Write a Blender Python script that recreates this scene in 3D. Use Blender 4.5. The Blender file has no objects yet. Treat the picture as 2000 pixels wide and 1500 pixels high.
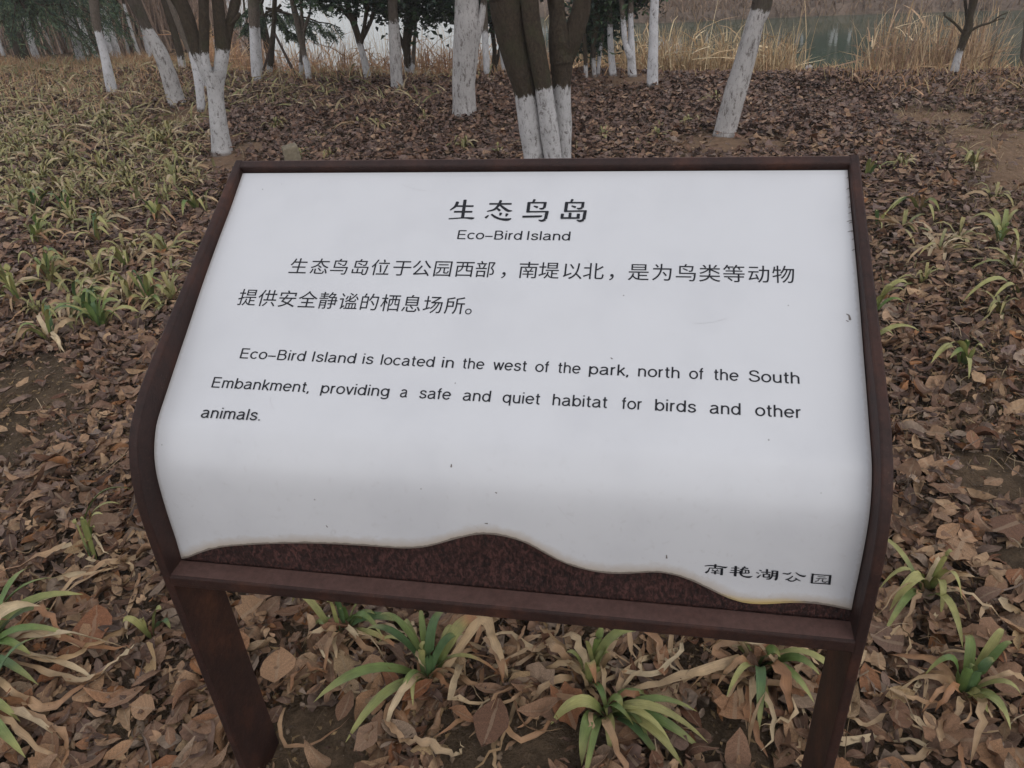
# -*- coding: utf-8 -*-
import bpy, bmesh, math, random
import numpy as np
from mathutils import Vector, Matrix
rng=np.random.default_rng(7); random.seed(7)
sc=bpy.context.scene
SKYV=11.2; HAZE_D=.0024
COL=sc.collection
# ------------------------------------------------------------------ camera
FPX=1565.66; PITCH=math.radians(31.855); ROLL=math.radians(-4.095); CAMH=1.70
fw=np.array([0,math.cos(PITCH),-math.sin(PITCH)]); up0=np.array([0,math.sin(PITCH),math.cos(PITCH)])
rt=math.cos(ROLL)*np.array([1.,0,0])+math.sin(ROLL)*up0
up=-math.sin(ROLL)*np.array([1.,0,0])+math.cos(ROLL)*up0
CAM=np.array([0,0,CAMH])
cd=bpy.data.cameras.new('camera'); cam=bpy.data.objects.new('camera',cd); COL.objects.link(cam)
cam.matrix_world=Matrix(((rt[0],up[0],-fw[0],0),(rt[1],up[1],-fw[1],0),(rt[2],up[2],-fw[2],CAMH),(0,0,0,1)))
cd.sensor_width=36; cd.lens=FPX/2000*36; cd.clip_start=0.05; cd.clip_end=1500
sc.camera=cam
# ------------------------------------------------------------------ world, light, exposure
SUN_EL=math.radians(42); SUN_AZ=math.radians(150)
w=bpy.data.worlds.new('World'); sc.world=w; w.use_nodes=True
nt=w.node_tree; nt.nodes.clear()
out=nt.nodes.new('ShaderNodeOutputWorld'); bg=nt.nodes.new('ShaderNodeBackground'); sky=nt.nodes.new('ShaderNodeTexSky')
sky.sky_type='NISHITA'; sky.sun_disc=False; sky.sun_elevation=SUN_EL; sky.sun_rotation=SUN_AZ; sky.air_density=1; sky.dust_density=4
hs=nt.nodes.new('ShaderNodeHueSaturation'); hs.inputs['Saturation'].default_value=0.25
mx=nt.nodes.new('ShaderNodeMix'); mx.data_type='RGBA'; mx.inputs[0].default_value=0.8
mx.inputs[7].default_value=(7.0,7.15,7.7,1)
# misty overcast: paler and a little brighter towards the horizon all round
tcw=nt.nodes.new('ShaderNodeTexCoord'); sp=nt.nodes.new('ShaderNodeSeparateXYZ'); nt.links.new(tcw.outputs['Generated'],sp.inputs[0])
rp=nt.nodes.new('ShaderNodeValToRGB'); rp.color_ramp.elements[0].position=0.0; rp.color_ramp.elements[0].color=(1.0,1.0,1.03,1); rp.color_ramp.elements[1].position=.75; rp.color_ramp.elements[1].color=(.64,.66,.72,1)
vs=nt.nodes.new('ShaderNodeVectorMath'); vs.operation='SCALE'; vs.inputs[3].default_value=SKYV
nt.links.new(sp.outputs[2],rp.inputs[0]); nt.links.new(rp.outputs[0],vs.inputs[0]); nt.links.new(vs.outputs[0],mx.inputs[7])
nt.links.new(sky.outputs[0],hs.inputs['Color']); nt.links.new(hs.outputs[0],mx.inputs[6]); nt.links.new(mx.outputs[2],bg.inputs[0]); nt.links.new(bg.outputs[0],out.inputs[0])
bg.inputs[1].default_value=0.1
sd=bpy.data.lights.new('sun','SUN'); sun=bpy.data.objects.new('sun',sd); COL.objects.link(sun)
sd.energy=0.4; sd.angle=math.radians(40); sd.color=(1,.98,.95)
sdir=Vector((math.sin(SUN_AZ)*math.cos(SUN_EL),math.cos(SUN_AZ)*math.cos(SUN_EL),math.sin(SUN_EL)))
sun.rotation_euler=sdir.to_track_quat('Z','Y').to_euler()
sc.view_settings.view_transform='Standard'; sc.view_settings.look='None'; sc.view_settings.exposure=0.30; sc.view_settings.gamma=1; sc.view_settings.use_curve_mapping=False
sc.render.engine='CYCLES'
cy=sc.cycles; cy.use_denoising=True; cy.max_bounces=6; cy.diffuse_bounces=3; cy.glossy_bounces=3; cy.transmission_bounces=2; cy.transparent_max_bounces=4; cy.volume_bounces=3
try: cy.denoiser='OPENIMAGEDENOISE'
except Exception: pass
cy.use_adaptive_sampling=True; cy.adaptive_threshold=0.015

def ray(x,y): return fw+rt*(x-1000)/FPX+up*(750-y)/FPX
def at_z(x,y,z=0.0):
    d=ray(x,y); return CAM+d*((z-CAMH)/d[2])
def at_y(x,y,Y):
    d=ray(x,y); return CAM+d*(Y/d[1])
def toproj(P):
    P=np.atleast_2d(P)-CAM; z=P@fw
    return 1000+FPX*(P@rt)/z, 750-FPX*(P@up)/z, z

# ------------------------------------------------------------------ helpers
def tag(o,label=None,cat=None,group=None,kind=None):
    if label: o['label']=label
    if cat: o['category']=cat
    if group: o['group']=group
    if kind: o['kind']=kind
    return o
def mesh(name,V,F,mat=None,col=None,uv=None,smooth=False,extra=None,raw=False):
    """F: (n,3) or (n,4) array or list of lists"""
    me=bpy.data.meshes.new(name)
    V=np.asarray(V,dtype=np.float32)
    if isinstance(F,np.ndarray):
        n,k=F.shape
        me.vertices.add(len(V)); me.vertices.foreach_set('co',V.ravel())
        me.loops.add(n*k); me.loops.foreach_set('vertex_index',F.astype(np.int32).ravel())
        me.polygons.add(n); me.polygons.foreach_set('loop_start',np.arange(0,n*k,k,dtype=np.int32)); me.polygons.foreach_set('loop_total',np.full(n,k,dtype=np.int32))
        me.update(calc_edges=True)
    else:
        me.from_pydata([tuple(map(float,v)) for v in V],[],[tuple(map(int,f)) for f in F]); me.update()
    me.polygons.foreach_set('use_smooth',np.full(len(me.polygons),smooth))
    if col is not None:
        col=np.asarray(col,dtype=np.float32)
        if col.shape[1]==3: col=np.hstack([col,np.ones((len(col),1),np.float32)])
        a=me.attributes.new('Col','FLOAT_COLOR','POINT'); a.data.foreach_set('color',col.ravel())
    if uv is not None:
        a=me.attributes.new('st','FLOAT2','POINT'); a.data.foreach_set('vector',np.asarray(uv,dtype=np.float32).ravel())
    for k,v in (extra or {}).items():
        a=me.attributes.new(k,'FLOAT','POINT'); a.data.foreach_set('value',np.asarray(v,dtype=np.float32))
    if mat: me.materials.append(mat)
    return me
def obj(name,me,parent=None,loc=None):
    o=bpy.data.objects.new(name,me); COL.objects.link(o)
    if parent is not None: o.parent=parent
    if loc is not None: o.location=loc
    return o
def empty(name,loc=(0,0,0),rz=0.0):
    o=bpy.data.objects.new(name,None); COL.objects.link(o); o.location=loc; o.rotation_euler=(0,0,rz); o.empty_display_size=.1
    return o
# value noise for geometry
def _h(ix,iy,iz=0):
    n=(ix*374761393+iy*668265263+iz*2147483647)&0xffffffff
    n=((n^(n>>13))*1274126177)&0xffffffff
    return ((n^(n>>16))&0xffff)/65535.0
def vnoise(x,y,s=0):
    x=np.asarray(x,float);y=np.asarray(y,float)
    ix=np.floor(x).astype(np.int64);iy=np.floor(y).astype(np.int64);fx=x-ix;fy=y-iy
    fx=fx*fx*(3-2*fx);fy=fy*fy*(3-2*fy)
    a=_h(ix,iy,s);b=_h(ix+1,iy,s);c=_h(ix,iy+1,s);d=_h(ix+1,iy+1,s)
    return (a*(1-fx)+b*fx)*(1-fy)+(c*(1-fx)+d*fx)*fy
def sstep(a,b,x):
    t=np.clip((np.asarray(x,float)-a)/(b-a),0,1); return t*t*(3-2*t)
def catmull(P,n=6):
    P=np.asarray(P,float);Q=np.vstack([2*P[0]-P[1],P,2*P[-1]-P[-2]]);o=[]
    for i in range(1,len(Q)-2):
        a,b,c,d=Q[i-1],Q[i],Q[i+1],Q[i+2]
        for k in range(n):
            t=k/n;o.append(.5*((2*b)+(-a+c)*t+(2*a-5*b+4*c-d)*t*t+(-a+3*b-3*c+d)*t**3))
    o.append(P[-1]);return np.array(o)
# ------------------------------------------------------------------ materials
class NT:
    def __init__(s,name):
        s.m=bpy.data.materials.new(name); s.m.use_nodes=True; s.t=s.m.node_tree; s.b=s.t.nodes['Principled BSDF']
    def n(s,ty,**k):
        x=s.t.nodes.new(ty)
        for a,v in k.items(): setattr(x,a,v)
        return x
    def l(s,a,b): s.t.links.new(a,b)
    def attr(s,name):
        x=s.n('ShaderNodeAttribute'); x.attribute_name=name; return x
    def noise(s,scale,detail=4,rough=.6,vec=None,dist=0):
        x=s.n('ShaderNodeTexNoise'); x.inputs['Scale'].default_value=scale;x.inputs['Detail'].default_value=detail;x.inputs['Roughness'].default_value=rough;x.inputs['Distortion'].default_value=dist
        if vec is None:
            g=s.n('ShaderNodeTexCoord'); vec=g.outputs['Object']
        s.l(vec,x.inputs['Vector']); return x
    def ramp(s,fac,stops):
        x=s.n('ShaderNodeValToRGB'); e=x.color_ramp.elements
        while len(e)<len(stops): e.new(.5)
        for i,(p,c) in enumerate(stops):
            e[i].position=p; e[i].color=(c if len(c)==4 else (*c,1)) if hasattr(c,'__len__') else (c,c,c,1)
        s.l(fac,x.inputs[0]); return x
    def mix(s,fac,a,b,mode='MIX'):
        x=s.n('ShaderNodeMix'); x.data_type='RGBA'; x.blend_type=mode
        for sock,v in ((x.inputs[0],fac),(x.inputs[6],a),(x.inputs[7],b)):
            if hasattr(v,'is_output'): s.l(v,sock)
            elif hasattr(v,'__len__'): sock.default_value=v if len(v)==4 else (*v,1)
            else: sock.default_value=v
        return x.outputs[2]
    def math(s,op,a,b=0.0,c=None):
        x=s.n('ShaderNodeMath'); x.operation=op
        for i,v in enumerate((a,b,c)):
            if v is None: continue
            if hasattr(v,'is_output'): s.l(v,x.inputs[i])
            else: x.inputs[i].default_value=v
        return x.outputs[0]
    def bump(s,h,strength=.3,dist=.01):
        x=s.n('ShaderNodeBump'); x.inputs['Strength'].default_value=strength; x.inputs['Distance'].default_value=dist
        s.l(h,x.inputs['Height']); s.l(x.outputs[0],s.b.inputs['Normal']); return x
    def base(s,v,rough=.8,spec=.3):
        if hasattr(v,'is_output'): s.l(v,s.b.inputs['Base Color'])
        else: s.b.inputs['Base Color'].default_value=(*v,1)
        s.b.inputs['Roughness'].default_value=rough; s.b.inputs['Specular IOR Level'].default_value=spec
        return s.m
def mat_leaf(name,rough=.65,spec=.16,single=False):
    m=NT(name)
    if single:
        oi=m.n('ShaderNodeObjectInfo')
        c=m.ramp(oi.outputs['Random'],[(0,(0.12,0.062,0.04)),(.2,(0.24,0.135,0.078)),(.4,(0.155,0.098,0.072)),(.6,(0.34,0.205,0.115)),(.78,(0.23,0.095,0.045)),(.92,(0.27,0.19,0.13)),(1,(0.4,0.27,0.14))]).outputs[0]
    else: c=m.attr('Col').outputs['Color']
    st=m.attr('st'); sx=m.n('ShaderNodeSeparateXYZ'); m.l(st.outputs['Vector'],sx.inputs[0])
    # side veins and midrib from leaf coordinates
    ax=m.math('ABSOLUTE',sx.outputs[0])
    ve=m.math('SINE',m.math('MULTIPLY',m.math('SUBTRACT',sx.outputs[1],m.math('MULTIPLY',ax,.35)),44.0))
    ve=m.math('MULTIPLY',m.math('ADD',ve,1.0),.5)
    mid=m.math('LESS_THAN',ax,.05)
    n1=m.noise(38,4,.65)
    f=m.math('ADD',m.math('MULTIPLY',n1.outputs[0],.9),m.math('MULTIPLY',ve,.06))
    c2=m.mix(1.0,c,m.ramp(f,[(.25,.5),(.52,.95),(.8,1.45)]).outputs[0],'MULTIPLY')
    c3=m.mix(m.math('MULTIPLY',mid,.35),c2,(.32,.24,.16))
    m.bump(m.math('ADD',f,m.math('MULTIPLY',mid,.5)),.35,.003)
    return m.base(c3,rough,spec)
M_LEAF=mat_leaf('dry_leaf_skin',.62,.16); M_LEAF1=mat_leaf('dry_leaf_skin_single',single=True)
def mat_blade(name):
    m=NT(name); c=m.attr('Col').outputs['Color']
    st=m.attr('st'); mp=m.n('ShaderNodeMapping'); mp.inputs['Scale'].default_value=(9,1.2,1); m.l(st.outputs['Vector'],mp.inputs[0])
    n=m.noise(3.0,4,.6,vec=mp.outputs[0]); n2=m.noise(30,3,.6)
    c=m.mix(1.0,c,m.ramp(n.outputs[0],[(.3,.68),(.5,1.0),(.72,1.3)]).outputs[0],'MULTIPLY')
    c=m.mix(1.0,c,m.ramp(n2.outputs[0],[(.3,.8),(.6,1.1)]).outputs[0],'MULTIPLY')
    m.bump(n.outputs[0],.3,.002)
    m.base(c,.5,.35); m.b.inputs['Subsurface Weight'].default_value=0.0
    return m.m
M_BLADE=mat_blade('strap_leaf')
def mat_col(name,rough=.8,spec=.2):
    m=NT(name); n=m.noise(25,3,.6); c=m.mix(1.0,m.attr('Col').outputs['Color'],m.ramp(n.outputs[0],[(.3,.75),(.65,1.2)]).outputs[0],'MULTIPLY'); return m.base(c,rough,spec)
M_COL=mat_col('plant_tissue'); M_GLOSSLEAF=mat_col('evergreen_leaf',.45,.4)
def mat_ground():
    m=NT('soil'); a=m.noise(2.3,5,.65); b=m.noise(28,5,.7); c=m.noise(150,3,.7)
    col=m.ramp(a.outputs[0],[(.3,(.060,.042,.028)),(.5,(.095,.067,.043)),(.7,(.14,.095,.060))]).outputs[0]
    col=m.mix(1.0,col,m.ramp(b.outputs[0],[(.3,.6),(.5,1.0),(.7,1.35)]).outputs[0],'MULTIPLY')
    col=m.mix(1.0,col,m.ramp(c.outputs[0],[(.3,.75),(.7,1.25)]).outputs[0],'MULTIPLY')
    # red-brown earth where the attribute says bare
    col=m.mix(m.math('MULTIPLY',m.attr('red').outputs['Fac'],.8),col,m.mix(1.0,(.24,.155,.10),m.ramp(b.outputs[0],[(.3,.7),(.7,1.25)]).outputs[0],'MULTIPLY'))
    m.bump(m.math('ADD',b.outputs[0],m.math('MULTIPLY',c.outputs[0],.5)),.8,.02)
    return m.base(col,.95,.1)
M_SOIL=mat_ground()
def mat_rust():
    m=NT('brown_weathered_steel'); a=m.noise(9,4,.6); b=m.noise(90,5,.7); c=m.noise(260,3,.6)
    col=m.ramp(a.outputs[0],[(.3,(.019,.009,.0075)),(.5,(.028,.012,.009)),(.62,(.044,.017,.011)),(.75,(.080,.031,.017))]).outputs[0]
    col=m.mix(1.0,col,m.ramp(b.outputs[0],[(.3,.6),(.5,1.0),(.75,1.35)]).outputs[0],'MULTIPLY')
    col=m.mix(m.ramp(c.outputs[0],[(.66,0.0),(.74,.5)]).outputs[0],col,(.13,.085,.06))
    # lighter brown mixed in on level upward faces
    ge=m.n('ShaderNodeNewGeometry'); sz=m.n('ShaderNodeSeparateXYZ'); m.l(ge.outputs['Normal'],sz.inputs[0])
    upfac=m.math('MULTIPLY',m.ramp(sz.outputs[2],[(.93,0.0),(.985,1.0)]).outputs[0],m.ramp(m.noise(16,5,.7).outputs[0],[(.25,.55),(.6,1.0)]).outputs[0])
    col=m.mix(upfac,col,m.mix(1.0,(.098,.054,.045),m.ramp(b.outputs[0],[(.3,.75),(.7,1.2)]).outputs[0],'MULTIPLY'))
    m.bump(m.math('ADD',b.outputs[0],m.math('MULTIPLY',c.outputs[0],.6)),.5,.0015)
    m.base(col,.62,.28); return m.m
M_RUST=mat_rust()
def mat_rustplate():
    m=NT('pitted_brown_steel'); tc=m.n('ShaderNodeTexCoord'); mp=m.n('ShaderNodeMapping'); mp.inputs['Scale'].default_value=(1,1,.55); m.l(tc.outputs['Object'],mp.inputs[0])
    b=m.noise(170,3,.6,vec=mp.outputs[0],dist=.5); a=m.noise(14,4,.6)
    col=m.ramp(b.outputs[0],[(.36,(.014,.008,.007)),(.5,(.032,.014,.012)),(.64,(.070,.030,.025))]).outputs[0]
    col=m.mix(1.0,col,m.ramp(a.outputs[0],[(.3,.7),(.7,1.25)]).outputs[0],'MULTIPLY')
    m.bump(b.outputs[0],.7,.003)
    return m.base(col,.65,.25)
M_PLATE=mat_rustplate()
def mat_panel():
    m=NT('white_enamelled_panel'); st=m.attr('st'); sx=m.n('ShaderNodeSeparateXYZ'); m.l(st.outputs['Vector'],sx.inputs[0])
    ed=m.attr('edge').outputs['Fac']      # metres from the wavy lower edge
    sd=m.attr('side').outputs['Fac']      # metres from the nearer side edge
    big=m.noise(5,4,.6,vec=st.outputs['Vector']); fine=m.noise(420,2,.5,vec=st.outputs['Vector']); med=m.noise(60,5,.75,vec=st.outputs['Vector'],dist=.4)
    col=m.ramp(big.outputs[0],[(.28,(.515,.515,.53)),(.5,(.55,.55,.563)),(.7,(.565,.565,.578))]).outputs[0]
    # small dark specks
    vo=m.n('ShaderNodeTexVoronoi'); vo.inputs['Scale'].default_value=26; m.l(st.outputs['Vector'],vo.inputs['Vector'])
    sxc=m.n('ShaderNodeSeparateColor'); m.l(vo.outputs['Color'],sxc.inputs[0])
    rad=m.math('MULTIPLY',m.math('MAXIMUM',m.math('SUBTRACT',sxc.outputs[0],.62),0.0),.10)
    spk=m.math('LESS_THAN',vo.outputs['Distance'],m.math('ADD',rad,m.math('MULTIPLY',m.math('GREATER_THAN',sxc.outputs[0],.62),.008)))
    spk=m.math('MULTIPLY',spk,m.math('GREATER_THAN',sxc.outputs[0],.62))
    col=m.mix(m.math('MULTIPLY',spk,.75),col,(.16,.15,.14))
    # faint grey smudges, denser low on the sheet
    sm=m.ramp(med.outputs[0],[(.57,0.0),(.72,.5)]).outputs[0]
    low=m.ramp(sx.outputs[1],[(.5,.15),(.8,1.0)]).outputs[0]
    col=m.mix(m.math('MULTIPLY',sm,low),col,(.38,.36,.35))
    # grime along the edges
    n2=m.noise(45,4,.7,vec=st.outputs['Vector'])
    eg=m.math('SUBTRACT',1.0,m.math('DIVIDE',ed,m.math('ADD',.008,m.math('MULTIPLY',n2.outputs[0],.030))))
    eg=m.math('MULTIPLY',m.math('MAXIMUM',eg,0.0),.8)
    col=m.mix(eg,col,(.36,.28,.19))
    dk=m.math('LESS_THAN',ed,m.math('MULTIPLY',n2.outputs[0],.0075))
    col=m.mix(m.math('MULTIPLY',dk,.75),col,(.10,.08,.07))
    n3=m.noise(130,3,.7,vec=st.outputs['Vector'])
    sg=m.math('SUBTRACT',1.0,m.math('DIVIDE',sd,m.math('ADD',.001,m.math('MULTIPLY',n3.outputs[0],.012))))
    sg=m.math('MULTIPLY',m.math('MAXIMUM',sg,0.0),.6)
    col=m.mix(sg,col,(.25,.21,.18))
    # yellow stain near the right of the lower edge
    dx=m.math('SUBTRACT',sx.outputs[0],1.045); yl=m.math('ADD',m.math('POWER',m.math('MULTIPLY',dx,14.0),2.0),m.math('POWER',m.math('MULTIPLY',ed,75.0),2.0))
    ym=m.math('MULTIPLY',m.math('MAXIMUM',m.math('SUBTRACT',1.0,yl),0.0),.75)
    col=m.mix(ym,col,(.50,.36,.12))
    m.base(col,.33,.5); m.b.inputs['Coat Weight'].default_value=.15; m.b.inputs['Coat Roughness'].default_value=.2
    m.bump(m.math('ADD',fine.outputs[0],big.outputs[0]),.03,.001)
    return m.m
M_PANEL=mat_panel()
m=NT('black_lettering'); M_INK=m.base((.010,.011,.015),.55,.25)
def mat_trunk(name,bark1,bark2,grain=1.0,wash=(.55,.53,.52),crack=.5):
    m=NT(name); tc=m.n('ShaderNodeTexCoord'); mp=m.n('ShaderNodeMapping'); mp.inputs['Scale'].default_value=(1,1,.55/grain); m.l(tc.outputs['Object'],mp.inputs[0])
    a=m.noise(34,7,.78,vec=mp.outputs[0],dist=.35); b=m.noise(85,5,.75,vec=mp.outputs[0]); c=m.noise(7,3,.6)
    bark=m.mix(a.outputs[0],bark1,bark2)
    bark=m.mix(1.0,bark,m.ramp(b.outputs[0],[(.3,.6),(.7,1.35)]).outputs[0],'MULTIPLY')
    # moss tint
    bark=m.mix(m.ramp(c.outputs[0],[(.5,0.0),(.7,.35)]).outputs[0],bark,(.055,.065,.030))
    wcol=m.mix(1.0,wash,m.ramp(c.outputs[0],[(.3,.82),(.7,1.08)]).outputs[0],'MULTIPLY')
    cr=m.ramp(a.outputs[0],[(.36,.95),(.42,crack*.9),(.475,0.0)]).outputs[0]
    wcol=m.mix(cr,wcol,(.13,.11,.10))
    cr2=m.ramp(b.outputs[0],[(.37,crack),(.43,0.0)]).outputs[0]
    wcol=m.mix(cr2,wcol,(.20,.18,.16))
    p=m.math('ADD',m.attr('paint').outputs['Fac'],m.math('MULTIPLY',m.math('SUBTRACT',a.outputs[0],.5),.75))
    pm=m.ramp(p,[(.48,0.0),(.54,1.0)]).outputs[0]
    col=m.mix(pm,bark,wcol)
    # earth splashed on the foot
    ft=m.math('ADD',m.attr('foot').outputs['Fac'],m.math('MULTIPLY',b.outputs[0],.5))
    col=m.mix(m.ramp(ft,[(.75,0.0),(1.25,.7)]).outputs[0],col,(.14,.10,.075))
    m.bump(m.math('ADD',a.outputs[0],m.math('MULTIPLY',b.outputs[0],.4)),1.0,.02)
    return m.base(col,.9,.15)
M_TRUNK=mat_trunk('smooth_bark_whitewashed',(.030,.022,.016),(.085,.065,.045),1.0,(.56,.545,.54),.6)
M_TRUNKR=mat_trunk('rough_bark_whitewashed',(.045,.035,.028),(.13,.105,.085),1.6,(.50,.475,.46),.75)
M_TRUNKG=mat_trunk('grey_bark_whitewashed',(.10,.08,.065),(.19,.155,.125),1.0,(.66,.65,.66),.3)
def mat_water():
    m=NT('lake_water'); tc=m.n('ShaderNodeTexCoord'); mp=m.n('ShaderNodeMapping'); mp.inputs['Scale'].default_value=(1,.6,1); m.l(tc.outputs['Object'],mp.inputs[0])
    a=m.noise(5,3,.6,vec=mp.outputs[0]); b=m.noise(1.1,2,.5,vec=mp.outputs[0])
    m.base((.055,.075,.050),.05,.5); m.b.inputs['IOR'].default_value=1.5
    m.bump(m.math('ADD',a.outputs[0],b.outputs[0]),.035,.05)
    return m.m
M_WATER=mat_water()
EDGE_US= [[0.021,0.8386],[0.046,0.8256],[0.0823,0.8082],[0.12,0.7975],[0.1922,0.7852],[0.2621,0.7761],[0.3297,0.7711],[0.3954,0.7692],[0.4534,0.7687],[0.4922,0.7622],[0.525,0.7478],[0.5572,0.7335],[0.5884,0.7232],[0.6067,0.7212],[0.6335,0.7241],[0.663,0.7316],[0.6705,0.7351],[0.7024,0.7564],[0.7316,0.7728],[0.7611,0.7812],[0.7904,0.7857],[0.8196,0.7847],[0.8484,0.7791],[0.8769,0.7731],[0.8968,0.7741],[0.9225,0.78],[0.9485,0.7922],[0.9776,0.8078],[1.0065,0.8203],[1.0345,0.8229],[1.0618,0.8189],[1.0911,0.812],[1.1288,0.8101],[1.1559,0.8131],[1.1794,0.8176]]
TITLE= [[[0.4809,0.075,0.0053],[0.478,0.0859,0.0046],[0.4695,0.0949,0.0021]],[[0.4787,0.0853,0.0034],[0.5129,0.0852,0.0034]],[[0.4778,0.0989,0.0037],[0.5125,0.0988,0.0037]],[[0.4702,0.116,0.0025],[0.4993,0.1135,0.0027],[0.5139,0.1146,0.0045],[0.519,0.1134,0.0012]],[[0.4946,0.0702,0.0052],[0.4954,0.0925,0.0052],[0.4962,0.1132,0.0051]],[[0.543,0.0798,0.0033],[0.585,0.0797,0.0034]],[[0.5639,0.0714,0.0042],[0.5608,0.0828,0.0043],[0.5539,0.0932,0.0039],[0.5409,0.0977,0.0021]],[[0.5621,0.0809,0.0027],[0.5715,0.0894,0.0042],[0.5806,0.096,0.0045],[0.5882,0.0963,0.0015]],[[0.5588,0.0904,0.003],[0.5652,0.096,0.0042]],[[0.545,0.1071,0.0021],[0.5401,0.1133,0.0045]],[[0.5502,0.1046,0.003],[0.5578,0.1109,0.0039],[0.569,0.1159,0.0039],[0.5826,0.1171,0.0051],[0.589,0.1144,0.0015]],[[0.5678,0.1013,0.0048],[0.5667,0.1074,0.003]],[[0.5798,0.1031,0.005],[0.5784,0.1096,0.0026]],[[0.6276,0.0691,0.0042],[0.6254,0.0766,0.0033]],[[0.6158,0.077,0.003],[0.6505,0.0769,0.0029]],[[0.6179,0.0757,0.0051],[0.6181,0.0999,0.0051]],[[0.6484,0.0756,0.0045],[0.6476,0.0891,0.0044]],[[0.6474,0.0897,0.0038],[0.6426,0.0912,0.0036],[0.6386,0.0904,0.0017]],[[0.6279,0.0849,0.002],[0.6353,0.0878,0.0042]],[[0.6168,0.0986,0.003],[0.6559,0.0979,0.0029]],[[0.6541,0.0971,0.0052],[0.6526,0.1153,0.005]],[[0.6523,0.1166,0.0047],[0.6465,0.1197,0.0041],[0.6404,0.1179,0.0018]],[[0.6095,0.1102,0.0039],[0.6409,0.1092,0.0038],[0.6456,0.1073,0.0014]],[[0.6983,0.069,0.0041],[0.696,0.0764,0.0032]],[[0.6859,0.0768,0.0029],[0.7206,0.0768,0.0029]],[[0.6881,0.0755,0.005],[0.6879,0.0985,0.005]],[[0.7186,0.0755,0.0044],[0.7179,0.0883,0.0044]],[[0.7175,0.089,0.0038],[0.7126,0.0909,0.0035],[0.7081,0.0898,0.0018]],[[0.6979,0.0843,0.002],[0.7055,0.0876,0.004]],[[0.6869,0.097,0.0029],[0.7261,0.0962,0.0029]],[[0.724,0.0953,0.0049],[0.7228,0.1158,0.0049]],[[0.7222,0.1172,0.0046],[0.7165,0.1199,0.004],[0.7103,0.1177,0.0017]],[[0.6806,0.1131,0.0032],[0.7149,0.1128,0.0032]],[[0.683,0.1033,0.0049],[0.6825,0.1132,0.0043]],[[0.6969,0.101,0.0044],[0.6968,0.1126,0.0043]],[[0.7122,0.1032,0.0049],[0.712,0.113,0.0046]]]
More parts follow.
